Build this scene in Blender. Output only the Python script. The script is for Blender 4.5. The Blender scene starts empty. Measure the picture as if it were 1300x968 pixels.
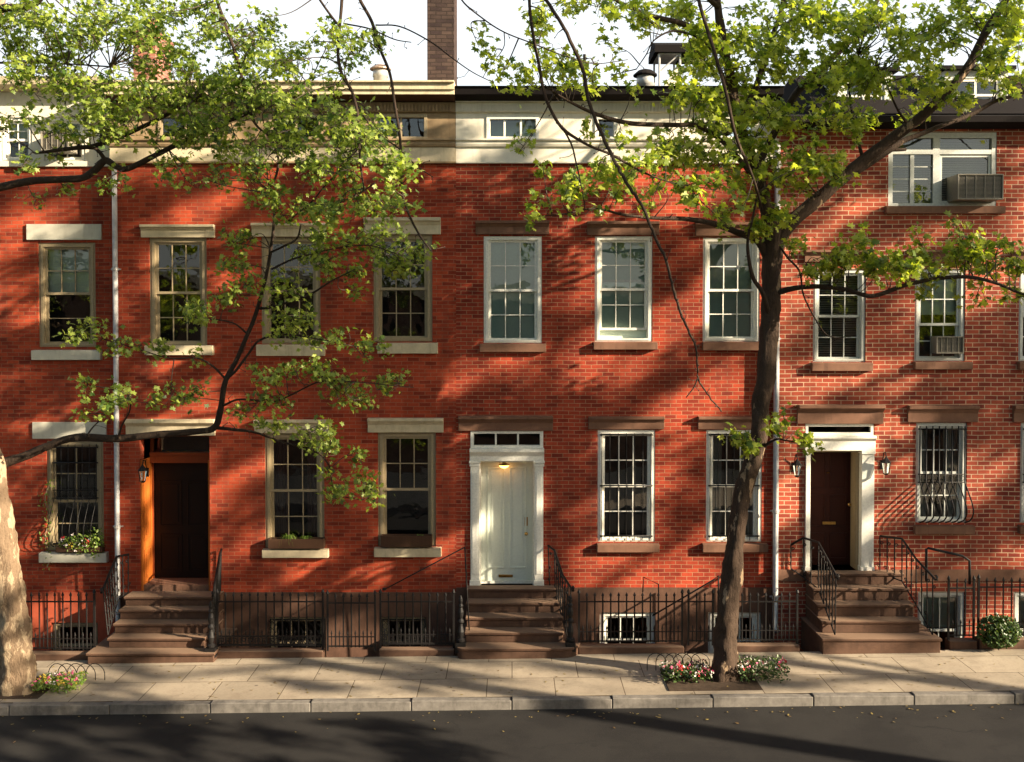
import bpy, math, random
import numpy as np
from mathutils import Vector, noise as mnoise
random.seed(11); rng = np.random.default_rng(11)
R = math.radians
scene = bpy.context.scene
COL = scene.collection

# ------------------------------------------------------------------ camera
CAMY, CAMH, F, CX, CY, TILT = -18.0, 5.6, 1264.0, 650.0, 439.0, R(1.2)
cam = bpy.data.objects.new('camera', bpy.data.cameras.new('camera')); COL.objects.link(cam)
cam.location = (0, CAMY, CAMH); cam.rotation_euler = (R(90) - TILT, 0, 0)
cam.data.sensor_width = 36; cam.data.lens = 36 * F / 1300; cam.data.shift_y = -45 / 1300
cam.data.clip_start = 0.1; cam.data.clip_end = 5000
scene.camera = cam
ct, st_ = math.cos(TILT), math.sin(TILT)
def at(px, py, y=0.0):
    """point of the vertical plane at distance y that the photo shows at px, py"""
    a = (px - CX) / F; b = -(py - CY) / F
    d = (a, ct + b * st_, -st_ + b * ct)
    t = (y - CAMY) / d[1]
    return Vector((d[0] * t, y, CAMH + d[2] * t))
def X(px, y=0.0, py=439): return at(px, py, y).x
def Z(py, y=0.0): return at(650, py, y).z
def ground(x): return 0.012 * x

# ------------------------------------------------------------------ node helpers
def mat(name):
    m = bpy.data.materials.new(name); m.use_nodes = True
    nt = m.node_tree; nt.nodes.clear()
    return m, nt, nt.nodes, nt.links
def N(nt, t, **kw):
    n = nt.nodes.new(t)
    for k, v in kw.items():
        if k in n.inputs.keys(): n.inputs[k].default_value = v
        else: setattr(n, k, v)
    return n
def ramp(nt, fac, stops):
    r = nt.nodes.new('ShaderNodeValToRGB'); e = r.color_ramp.elements
    while len(e) < len(stops): e.new(0.5)
    for i, (p, c) in enumerate(stops): e[i].position = p; e[i].color = (*c, 1) if len(c) == 3 else c
    nt.links.new(fac, r.inputs[0]); return r.outputs[0]
def mix(nt, fac, a, b, mode='MIX'):
    n = nt.nodes.new('ShaderNodeMix'); n.data_type = 'RGBA'; n.blend_type = mode
    for s, v in ((0, fac), (6, a), (7, b)):
        if isinstance(v, (int, float)): n.inputs[s].default_value = v
        elif isinstance(v, tuple): n.inputs[s].default_value = (*v, 1)
        else: nt.links.new(v, n.inputs[s])
    return n.outputs[2]
def noise(nt, vec, scale, detail=4, rough=0.55):
    n = nt.nodes.new('ShaderNodeTexNoise'); n.inputs['Scale'].default_value = scale
    n.inputs['Detail'].default_value = detail; n.inputs['Roughness'].default_value = rough
    nt.links.new(vec, n.inputs['Vector']); return n.outputs['Fac']
def wpos(nt): return nt.nodes.new('ShaderNodeNewGeometry').outputs['Position']
def objco(nt): return nt.nodes.new('ShaderNodeTexCoord').outputs['Object']
def stretch(nt, vec, s):
    m = nt.nodes.new('ShaderNodeMapping'); m.inputs['Scale'].default_value = s
    nt.links.new(vec, m.inputs['Vector']); return m.outputs[0]
def finish(nt, color, rough=0.8, height=None, bump=0.3, dist=0.01, metallic=0.0, spec=0.3):
    p = nt.nodes.new('ShaderNodeBsdfPrincipled'); o = nt.nodes.new('ShaderNodeOutputMaterial')
    if isinstance(color, tuple): p.inputs['Base Color'].default_value = (*color, 1)
    else: nt.links.new(color, p.inputs['Base Color'])
    if isinstance(rough, (int, float)): p.inputs['Roughness'].default_value = rough
    else: nt.links.new(rough, p.inputs['Roughness'])
    p.inputs['Metallic'].default_value = metallic; p.inputs['Specular IOR Level'].default_value = spec
    if height is not None:
        b = nt.nodes.new('ShaderNodeBump'); b.inputs['Strength'].default_value = bump; b.inputs['Distance'].default_value = dist
        nt.links.new(height, b.inputs['Height']); nt.links.new(b.outputs[0], p.inputs['Normal'])
    nt.links.new(p.outputs[0], o.inputs[0]); return p

def brick_mat(name, c1, c2, mortar, mw=0.0085, rowh=0.0725, bw=0.225, dirt=0.35, eff=0.15):
    m, nt, n, l = mat(name)
    pos = wpos(nt)
    sx = nt.nodes.new('ShaderNodeSeparateXYZ'); l.new(pos, sx.inputs[0])
    ax = nt.nodes.new('ShaderNodeMath'); ax.operation = 'ADD'; l.new(sx.outputs[0], ax.inputs[0]); l.new(sx.outputs[1], ax.inputs[1])
    # courses wander a little, as hand-laid ones do
    nz = nt.nodes.new('ShaderNodeTexNoise'); nz.inputs['Scale'].default_value = 0.9; nz.inputs['Detail'].default_value = 3; l.new(pos, nz.inputs['Vector'])
    az = nt.nodes.new('ShaderNodeMath'); az.operation = 'MULTIPLY_ADD'; az.inputs[1].default_value = 0.045; l.new(nz.outputs['Fac'], az.inputs[0]); l.new(sx.outputs[2], az.inputs[2])
    cb = nt.nodes.new('ShaderNodeCombineXYZ'); l.new(ax.outputs[0], cb.inputs[0]); l.new(az.outputs[0], cb.inputs[1])
    def btex(a, b, mo):
        t = N(nt, 'ShaderNodeTexBrick', Scale=1.0); t.offset = 0.5; t.squash = 1
        t.inputs['Color1'].default_value = (*a, 1); t.inputs['Color2'].default_value = (*b, 1); t.inputs['Mortar'].default_value = (*mo, 1)
        t.inputs['Mortar Size'].default_value = mw; t.inputs['Mortar Smooth'].default_value = 0.25; t.inputs['Bias'].default_value = 0.0
        t.inputs['Brick Width'].default_value = bw; t.inputs['Row Height'].default_value = rowh
        l.new(cb.outputs[0], t.inputs['Vector']); return t
    t = btex(c1, c2, mortar)
    var = btex((0, 0, 0), (1, 1, 1), (.5, .5, .5))
    big = noise(nt, pos, 0.7, 5, 0.6); fine = noise(nt, pos, 45, 3); mid = noise(nt, pos, 4.5, 5, .65)
    col = mix(nt, mixf(nt, var.outputs['Color'], 0.66, .98, .5), t.outputs['Color'], (c1[0] * .35, c1[1] * .35, c1[2] * .5))
    dk = ramp(nt, big, [(0.35, (1 - dirt, 1 - dirt, 1 - dirt)), (0.6, (1.08, 1.05, 1.02))])
    col = mix(nt, 1.0, col, dk, 'MULTIPLY')
    md = ramp(nt, mid, [(0.3, (.72, .70, .70)), (0.62, (1.1, 1.08, 1.05))])
    col = mix(nt, 0.8, col, md, 'MULTIPLY')
    # soot runs, lengthwise down the wall
    run = noise(nt, stretch(nt, pos, (2.2, 2.2, .22)), 1.0, 4, .6)
    col = mix(nt, ramp(nt, run, [(.5, (0, 0, 0)), (.78, (.6, .6, .6))]), col, (.085, .035, .026))
    # efflorescence and old repointing
    pale = ramp(nt, noise(nt, pos, 1.9, 6, .7), [(.6, (0, 0, 0)), (.78, (eff, eff, eff))])
    col = mix(nt, pale, col, (mortar[0], mortar[1] * .9, mortar[2] * .8))
    h = mix(nt, 0.25, t.outputs['Fac'], fine)
    inv = nt.nodes.new('ShaderNodeInvert'); l.new(h, inv.inputs['Color'])
    finish(nt, col, 0.9, inv.outputs[0], 0.55, 0.012, spec=.15)
    return m
def mixf(nt, col, lo, hi, amt):
    r = ramp(nt, col, [(lo, (0, 0, 0)), (hi, (amt, amt, amt))]); return r

def stone_mat(name, c, var=0.25, rough=0.8, scale=6, bump=0.3, dirt=(.1, .08, .06), dirtamt=.35, lit_worn=None):
    m, nt, n, l = mat(name); pos = wpos(nt)
    a = noise(nt, pos, scale, 6, .65); b = noise(nt, pos, scale * 9, 4)
    col = mix(nt, ramp(nt, a, [(.3, (0, 0, 0)), (.7, (1, 1, 1))]), tuple(x * (1 - var) for x in c), tuple(min(1, x * (1 + var * .5)) for x in c))
    s = noise(nt, stretch(nt, pos, (5, 5, .9)), 1.3, 5, .7)
    col = mix(nt, ramp(nt, s, [(.52, (0, 0, 0)), (.75, (dirtamt,) * 3)]), col, dirt)
    if lit_worn:      # upward faces paler: sunlit treads and foot wear put into the colour
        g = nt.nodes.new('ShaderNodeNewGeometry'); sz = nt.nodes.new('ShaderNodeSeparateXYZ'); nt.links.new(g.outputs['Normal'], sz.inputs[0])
        col = mix(nt, ramp(nt, sz.outputs[2], [(.7, (0, 0, 0)), (.95, (.8, .8, .8))]), col, lit_worn)
    finish(nt, col, rough, mix(nt, .5, a, b), bump, 0.01, spec=.25); return m
def plain(name, c, rough=.5, metallic=0, spec=.4, bump=0, scale=30, var=.12):
    m, nt, n, l = mat(name); pos = objco(nt); a = noise(nt, pos, scale, 4, .6)
    col = mix(nt, ramp(nt, a, [(.3, (0, 0, 0)), (.7, (1, 1, 1))]), tuple(x * (1 - var) for x in c), tuple(min(1, x * (1 + var)) for x in c))
    finish(nt, col, rough, a if bump else None, bump, .005, metallic, spec); return m

M = {}
M['brick_orange'] = brick_mat('weathered orange red brick', (.49, .082, .036), (.31, .047, .025), (.38, .17, .10), mw=.0052, rowh=.068, bw=.21, dirt=.35)
M['brick_deep'] = brick_mat('deep red brick with pale pointing', (.42, .068, .034), (.26, .037, .022), (.40, .25, .15), mw=.0052, rowh=.070, bw=.205, dirt=.3)
M['brick_pale'] = brick_mat('salmon red brick with cream pointing', (.46, .105, .06), (.28, .052, .034), (.60, .45, .31), mw=.0078, rowh=.079, bw=.225, dirt=.3, eff=.25)
M['brick_rough'] = brick_mat('red brick of far left house', (.48, .082, .036), (.31, .047, .025), (.32, .15, .09), mw=.0058, rowh=.069, bw=.21, dirt=.35)
M['brick_dark'] = brick_mat('dark sooty chimney brick', (.085, .06, .052), (.06, .042, .038), (.04, .03, .026), mw=.009, rowh=.072, bw=.2, dirt=.4)
M['brick_pink'] = brick_mat('old pink chimney brick', (.40, .17, .12), (.30, .12, .09), (.35, .25, .2))
M['brick_grey'] = brick_mat('brown brick across the street', (.22, .12, .08), (.17, .09, .06), (.25, .2, .16))
M['cream'] = stone_mat('cream painted stone', (.62, .53, .36), .2, .7, 5, .3, (.16, .1, .05), .45)
M['pale_stone'] = stone_mat('pale grey painted stone', (.60, .58, .48), .15, .65, 4, .15, (.2, .17, .12), .3)
M['frieze_old'] = stone_mat('stained cream frieze boards', (.33, .235, .135), .3, .75, 4, .3, (.2, .12, .06), .6)
M['frieze_white'] = stone_mat('white painted frieze boards', (.74, .70, .58), .1, .6, 4, .1, (.35, .3, .22), .3)
M['brownstone'] = stone_mat('brownstone', (.20, .105, .068), .22, .85, 5, .35, (.05, .03, .022), .5)
M['brownstone_dark'] = stone_mat('dark brownstone footing', (.125, .066, .044), .25, .9, 5, .35, (.03, .02, .015), .5)
M['brownstone_warm'] = stone_mat('brownstone steps with painted sunlit tops', (.105, .058, .038), .25, .85, 7, .45, (.04, .025, .018), .5, lit_worn=(.25, .165, .11))  # pale tops hold the sun on the treads as colour, besides wear
M['red_paint'] = stone_mat('red painted masonry', (.42, .085, .04), .2, .8, 5, .3)
M['white_paint'] = plain('white window paint', (.80, .79, .71), .45, bump=.1)
M['tan_paint'] = plain('tan window paint', (.34, .27, .165), .5, bump=.15)
M['grey_paint'] = plain('pale grey window paint', (.55, .57, .53), .5, bump=.1)
M['door_paint'] = plain('pale sage door paint', (.70, .75, .66), .35, bump=.05, var=.05)
M['iron'] = plain('black painted iron', (.010, .009, .009), .55, .0, .3, .3, 60, .4)
M['galv'] = plain('galvanised metal', (.48, .48, .47), .42, .35, .5, .1, 12, .2)
M['roof_tin'] = plain('black tar roofing', (.014, .012, .012), .95, spec=.08)
M['copper'] = plain('rusty vent metal', (.38, .27, .2), .5, .4, .5, .2, 8, .35)
M['brass'] = plain('brass', (.55, .33, .10), .3, 1.0)
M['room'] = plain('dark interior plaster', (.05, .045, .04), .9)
M['curtain'] = plain('pale curtain cloth', (.36, .37, .33), .9, bump=.2)
M['curtain_red'] = plain('dull red curtain cloth', (.13, .06, .05), .9)
M['shade_green'] = plain('grey green roller shade', (.66, .78, .68), .8, var=.05)
M['slat'] = plain('ivory blind slats', (.42, .40, .34), .5)
M['ac'] = plain('beige air conditioner metal', (.22, .20, .16), .5)
M['ac_dark'] = plain('air conditioner louvres', (.06, .055, .05), .5)
M['asphalt'] = stone_mat('asphalt', (.036, .034, .033), .3, .9, 25, .5, (.02, .02, .02), .3)
def asphalt_mat():
    m, nt, n, l = mat('patched asphalt'); pos = wpos(nt)
    v = nt.nodes.new('ShaderNodeTexVoronoi'); v.feature = 'DISTANCE_TO_EDGE'; v.inputs['Scale'].default_value = .3
    d = nt.nodes.new('ShaderNodeVectorMath'); d.operation = 'MULTIPLY_ADD'; nn = nt.nodes.new('ShaderNodeTexNoise'); nn.inputs['Scale'].default_value = 2.5; l.new(pos, nn.inputs['Vector'])
    l.new(nn.outputs['Color'], d.inputs[0]); d.inputs[1].default_value = (.6, .6, 0); l.new(pos, d.inputs[2]); l.new(d.outputs[0], v.inputs['Vector'])
    g = noise(nt, pos, 90, 3, .7); p = noise(nt, pos, .9, 5, .6); o = noise(nt, pos, 3.5, 4, .7)
    c = mix(nt, ramp(nt, p, [(.42, (0, 0, 0)), (.58, (1, 1, 1))]), (.013, .0125, .0125), (.021, .020, .019))
    c = mix(nt, ramp(nt, g, [(.5, (0, 0, 0)), (.75, (.6, .6, .6))]), c, (.04, .037, .034))
    c = mix(nt, ramp(nt, o, [(.58, (0, 0, 0)), (.7, (.7, .7, .7))]), c, (.014, .013, .013))
    k = ramp(nt, v.outputs['Distance'], [(.003, (.8, .8, .8)), (.009, (0, 0, 0))]); k = mix(nt, 1.0, k, ramp(nt, p, [(.5, (0, 0, 0)), (.6, (1, 1, 1))]), 'MULTIPLY'); c = mix(nt, k, c, (.012, .012, .012))
    finish(nt, c, .88, mix(nt, .5, g, p), .5, .012, spec=.25); return m
M['soil'] = stone_mat('dark soil', (.06, .04, .026), .4, .95, 14, .8)
M['asphalt'] = asphalt_mat()
M['kerb'] = stone_mat('granite kerb', (.19, .175, .155), .35, .8, 9, .5, (.05, .045, .04), .6)
M['flower_pink'] = plain('pink petals', (.62, .10, .22), .6)
M['flower_white'] = plain('white petals', (.75, .68, .66), .6)
M['flower_red'] = plain('red petals', (.55, .03, .04), .6)
M['flower_yellow'] = plain('yellow petals', (.70, .50, .06), .6)

def wood_mat(name, a, b, rough=.35):
    m, nt, n, l = mat(name); pos = wpos(nt)
    g = noise(nt, stretch(nt, pos, (14, 14, 1.0)), 3, 6, .65)
    finish(nt, mix(nt, g, a, b), rough, g, .15, .004, spec=.22); return m
M['wood_orange'] = wood_mat('varnished orange wood', (.36, .085, .014), (.50, .16, .03))
M['wood_red'] = wood_mat('varnished red brown wood', (.20, .04, .015), (.30, .07, .02))
M['wood_dark'] = wood_mat('dark stained door wood', (.006, .003, .002), (.014, .006, .004), .5)
M['wood_box'] = wood_mat('weathered planter wood', (.05, .025, .014), (.09, .045, .025), .8)
M['door_red'] = wood_mat('dark oxblood door', (.026, .007, .005), (.042, .011, .007), .4)

def glass_mat(name, tint=(.9, .95, .93), wav=.02, ior=1.8):
    m, nt, n, l = mat(name)
    tr = N(nt, 'ShaderNodeBsdfTransparent'); tr.inputs[0].default_value = (*tint, 1)
    gl = N(nt, 'ShaderNodeBsdfGlossy'); gl.inputs['Roughness'].default_value = 0.01; gl.inputs[0].default_value = (1, 1, 1, 1)
    b = N(nt, 'ShaderNodeBump'); b.inputs['Strength'].default_value = .25; b.inputs['Distance'].default_value = wav
    l.new(noise(nt, wpos(nt), 2.6, 2, .4), b.inputs['Height']); l.new(b.outputs[0], gl.inputs['Normal'])
    fr = N(nt, 'ShaderNodeFresnel', IOR=ior); mx = N(nt, 'ShaderNodeMixShader')
    l.new(fr.outputs[0], mx.inputs[0]); l.new(tr.outputs[0], mx.inputs[1]); l.new(gl.outputs[0], mx.inputs[2])
    o = N(nt, 'ShaderNodeOutputMaterial'); l.new(mx.outputs[0], o.inputs[0]); return m
M['glass'] = glass_mat('old window glass')
M['glass_new'] = glass_mat('clear window glass', (.85, .95, .93), .012, 2.0)

def leaf_mat(name, dark, light, trans=.45):
    m, nt, n, l = mat(name)
    g = nt.nodes.new('ShaderNodeNewGeometry')
    c = ramp(nt, g.outputs['Random Per Island'], [(0, dark), (.45, tuple((a + b) / 2 for a, b in zip(dark, light))), (1, light)])
    d = N(nt, 'ShaderNodeBsdfPrincipled'); d.inputs['Roughness'].default_value = .42; d.inputs['Specular IOR Level'].default_value = .45
    l.new(c, d.inputs['Base Color'])
    t = N(nt, 'ShaderNodeBsdfTranslucent')
    l.new(mix(nt, 1.0, c, (1.5, 1.5, .6), 'MULTIPLY'), t.inputs[0])
    mx = N(nt, 'ShaderNodeMixShader'); mx.inputs[0].default_value = trans
    l.new(d.outputs[0], mx.inputs[1]); l.new(t.outputs[0], mx.inputs[2])
    o = N(nt, 'ShaderNodeOutputMaterial'); l.new(mx.outputs[0], o.inputs[0]); return m
M['leaf_left'] = leaf_mat('small green leaves', (.055, .115, .02), (.38, .46, .09), .5)
M['leaf_right'] = leaf_mat('fresh yellow green leaves', (.075, .145, .02), (.46, .52, .08), .5)
M['leaf_dry'] = leaf_mat('dry fallen leaves', (.10, .055, .02), (.26, .20, .06), .1)
M['leaf_shrub'] = leaf_mat('glossy shrub leaves', (.02, .05, .012), (.08, .13, .03), .2)
M['leaf_light'] = leaf_mat('light plant leaves', (.10, .20, .03), (.30, .40, .08), .4)

def bark_mat(name, base, pale, dark, patch=.5):
    m, nt, n, l = mat(name); pos = wpos(nt)
    p = nt.nodes.new('ShaderNodeTexVoronoi'); p.inputs['Scale'].default_value = 7; l.new(stretch(nt, pos, (1, 1, .45)), p.inputs['Vector'])
    a = noise(nt, stretch(nt, pos, (1, 1, .4)), 6, 5, .6); f = noise(nt, stretch(nt, pos, (1, 1, .3)), 38, 4, .7)
    c = mix(nt, ramp(nt, a, [(patch - .015, (0, 0, 0)), (patch + .015, (1, 1, 1))]), pale, base)
    c = mix(nt, ramp(nt, f, [(.5, (0, 0, 0)), (.72, (.75, .75, .75))]), c, dark)
    finish(nt, c, .85, mix(nt, .5, a, f), 1.0, .05, spec=.2); return m
M['bark_right'] = bark_mat('mottled plane tree bark', (.058, .038, .026), (.34, .24, .15), (.02, .014, .010), .38)
M['bark_left'] = bark_mat('smooth pale bark', (.20, .14, .09), (.38, .29, .19), (.12, .08, .05), .5)
M['bark_dark'] = bark_mat('dark branch bark with painted shade', (.045, .03, .021), (.13, .09, .06), (.02, .014, .01), .36)  # shade on the left tree's limbs put into the colour; also dark thin branches
M['twig'] = plain('dark twig bark', (.055, .038, .028), .8)

def paving():
    m, nt, n, l = mat('stone flag paving'); pos = wpos(nt)
    sx = nt.nodes.new('ShaderNodeSeparateXYZ'); l.new(pos, sx.inputs[0])
    cb = nt.nodes.new('ShaderNodeCombineXYZ'); l.new(sx.outputs[1], cb.inputs[1]); l.new(sx.outputs[0], cb.inputs[0])
    t = N(nt, 'ShaderNodeTexBrick', Scale=1.0); t.offset = .37
    for k, v in (('Color1', (.44, .38, .295, 1)), ('Color2', (.34, .295, .23, 1)), ('Mortar', (.10, .075, .05, 1))): t.inputs[k].default_value = v
    t.inputs['Mortar Size'].default_value = .008; t.inputs['Brick Width'].default_value = 1.05; t.inputs['Row Height'].default_value = .78; t.inputs['Mortar Smooth'].default_value = .3
    l.new(cb.outputs[0], t.inputs['Vector'])
    a = noise(nt, pos, 1.6, 6, .7); b = noise(nt, pos, 30, 5, .7)
    col = mix(nt, 1.0, t.outputs['Color'], ramp(nt, a, [(.3, (.62, .6, .58)), (.65, (1.1, 1.08, 1.05))]), 'MULTIPLY')
    col = mix(nt, ramp(nt, b, [(.55, (0, 0, 0)), (.75, (.55, .55, .55))]), col, (.14, .10, .07))
    col = mix(nt, ramp(nt, noise(nt, pos, .8, 7, .75), [(.52, (0, 0, 0)), (.64, (.55, .55, .55))]), col, (.15, .115, .085))
    vg = nt.nodes.new('ShaderNodeTexVoronoi'); vg.inputs['Scale'].default_value = 2.3; l.new(pos, vg.inputs['Vector'])
    col = mix(nt, ramp(nt, vg.outputs['Distance'], [(.05, (.7, .7, .7)), (.075, (0, 0, 0))]), col, (.07, .055, .045))
    inv = nt.nodes.new('ShaderNodeInvert'); l.new(t.outputs['Fac'], inv.inputs['Color'])
    finish(nt, col, .85, mix(nt, .4, inv.outputs[0], b), .4, .01, spec=.25); return m
M['paving'] = paving()
def lampglow():
    m, nt, n, l = mat('lit amber lamp glass')
    e = N(nt, 'ShaderNodeEmission'); e.inputs[0].default_value = (1, .42, .10, 1); e.inputs[1].default_value = 2.6
    o = N(nt, 'ShaderNodeOutputMaterial'); l.new(e.outputs[0], o.inputs[0]); return m
M['lit'] = lampglow()

# ------------------------------------------------------------------ mesh builder
OFF = {}
class MB:
    def __init__(s): s.v = []; s.f = []; s.smooth = False
    def add(s, vs, fs):
        b = len(s.v); s.v += [tuple(v) for v in vs]; s.f += [tuple(b + i for i in f) for f in fs]; return s
    def box(s, x0, x1, y0, y1, z0, z1):
        if x0 > x1: x0, x1 = x1, x0
        if y0 > y1: y0, y1 = y1, y0
        if z0 > z1: z0, z1 = z1, z0
        return s.add([(x0, y0, z0), (x1, y0, z0), (x1, y1, z0), (x0, y1, z0), (x0, y0, z1), (x1, y0, z1), (x1, y1, z1), (x0, y1, z1)],
                     [(0, 3, 2, 1), (4, 5, 6, 7), (0, 1, 5, 4), (1, 2, 6, 5), (2, 3, 7, 6), (3, 0, 4, 7)])
    def ring(s, x0, x1, z0, z1, w, y0, y1, wt=None, wb=None):
        wt = wt or w; wb = wb or w
        s.box(x0, x0 + w, y0, y1, z0, z1); s.box(x1 - w, x1, y0, y1, z0, z1)
        s.box(x0 + w, x1 - w, y0, y1, z1 - wt, z1); s.box(x0 + w, x1 - w, y0, y1, z0, z0 + wb); return s
    def extr(s, prof, x0, x1):
        """profile of (y, z) points extruded along x; closed with end caps"""
        n = len(prof)
        return s.add([(x0, y, z) for y, z in prof] + [(x1, y, z) for y, z in prof],
                     [(i, (i + 1) % n, n + (i + 1) % n, n + i) for i in range(n)] + [tuple(range(n - 1, -1, -1)), tuple(range(n, 2 * n))])
    def tube(s, pts, rad, n=8, cap=True):
        pts = [Vector(p) for p in pts]; m = len(pts)
        if isinstance(rad, (int, float)): rad = [rad] * m
        vs = []; fs = []; up = None
        for i, p in enumerate(pts):
            t = (pts[min(i + 1, m - 1)] - pts[max(i - 1, 0)])
            t = t.normalized() if t.length > 1e-9 else Vector((0, 0, 1))
            if up is None: up = Vector((0, 0, 1)) if abs(t.z) < .9 else Vector((1, 0, 0))
            a = t.cross(up); a = a.normalized() if a.length > 1e-6 else Vector((1, 0, 0)); b = t.cross(a).normalized(); up = -b if False else up
            for k in range(n):
                c = 2 * math.pi * k / n + math.pi / n; vs.append(p + (a * math.cos(c) + b * math.sin(c)) * rad[i])
        for i in range(m - 1):
            for k in range(n):
                k2 = (k + 1) % n; fs.append((i * n + k, i * n + k2, (i + 1) * n + k2, (i + 1) * n + k))
        if cap: fs.append(tuple(range(n - 1, -1, -1))); fs.append(tuple((m - 1) * n + k for k in range(n)))
        return s.add(vs, fs)
    def lathe(s, c, prof, n=14):
        c = Vector(c); vs = []; fs = []; m = len(prof)
        for r, z in prof:
            for k in range(n): a = 2 * math.pi * k / n; vs.append(c + Vector((math.cos(a) * r, math.sin(a) * r, z)))
        for i in range(m - 1):
            for k in range(n): k2 = (k + 1) % n; fs.append((i * n + k, i * n + k2, (i + 1) * n + k2, (i + 1) * n + k))
        fs.append(tuple(range(n - 1, -1, -1))); fs.append(tuple((m - 1) * n + k for k in range(n)))
        return s.add(vs, fs)
    def mesh(s, name, m, off=(0, 0, 0)):
        me = bpy.data.meshes.new(name)
        me.from_pydata([(v[0] - off[0], v[1] - off[1], v[2] - off[2]) for v in s.v], [], s.f)
        me.materials.append(M[m] if isinstance(m, str) else m)
        if s.smooth:
            me.polygons.foreach_set('use_smooth', [True] * len(me.polygons))
        me.update(); return me
    def build(s, name, m, parent=None, bevel=0, label=None):
        off = OFF.get(parent.name, (0, 0, 0)) if parent else (0, 0, 0)
        o = bpy.data.objects.new(name, s.mesh(name, m, off)); COL.objects.link(o)
        if parent: o.parent = parent; OFF[o.name] = off
        else: OFF[o.name] = (0, 0, 0)
        if bevel:
            b = o.modifiers.new('bevel', 'BEVEL'); b.width = bevel; b.segments = 2; b.limit_method = 'ANGLE'
        if label: o['label'] = label
        return o
def tag(o, label=None, cat=None, group=None, kind=None):
    if label: o['label'] = label
    if cat: o['category'] = cat
    if group: o['group'] = group
    if kind: o['kind'] = kind
    return o
def thing(name, label, cat, loc=(0, 0, 0), group=None):
    o = bpy.data.objects.new(name, None); COL.objects.link(o); o.location = loc; o.empty_display_size = .2
    OFF[o.name] = tuple(loc); return tag(o, label, cat, group)
def inst(name, me, parent, loc, rotz=0, scale=None):
    o = bpy.data.objects.new(name, me); COL.objects.link(o)
    off = OFF[parent.name]; o.parent = parent
    o.location = (loc[0] - off[0], loc[1] - off[1], loc[2] - off[2]); o.rotation_euler.z = rotz
    if scale: o.scale = scale
    return o
def struct(name, mb, m, bevel=0): return tag(mb.build(name, m, None, bevel), kind='structure')

def holed(mb, x0, x1, z0, z1, holes, y, depth):
    """front face with rectangular openings and their reveals"""
    xs = sorted({x0, x1, *[h[0] for h in holes], *[h[1] for h in holes]}); xs = [v for v in xs if x0 <= v <= x1]
    zs = sorted({z0, z1, *[h[2] for h in holes], *[h[3] for h in holes]}); zs = [v for v in zs if z0 <= v <= z1]
    for i in range(len(xs) - 1):
        for j in range(len(zs) - 1):
            cx, cz = (xs[i] + xs[i + 1]) / 2, (zs[j] + zs[j + 1]) / 2
            if any(h[0] < cx < h[1] and h[2] < cz < h[3] for h in holes): continue
            mb.add([(xs[i], y, zs[j]), (xs[i + 1], y, zs[j]), (xs[i + 1], y, zs[j + 1]), (xs[i], y, zs[j + 1])], [(0, 1, 2, 3)])
    for h in holes:
        a, b, c, d = h[:4]; a = max(a, x0); b = min(b, x1); c = max(c, z0); d = min(d, z1)
        if a >= b or c >= d: continue
        y2 = y + depth
        mb.add([(a, y, c), (a, y2, c), (a, y2, d), (a, y, d)], [(0, 1, 2, 3)])
        mb.add([(b, y, c), (b, y, d), (b, y2, d), (b, y2, c)], [(0, 1, 2, 3)])
        if d < z1: mb.add([(a, y, d), (a, y2, d), (b, y2, d), (b, y, d)], [(0, 1, 2, 3)])
        if c > z0: mb.add([(a, y, c), (b, y, c), (b, y2, c), (a, y2, c)], [(0, 1, 2, 3)])

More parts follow.
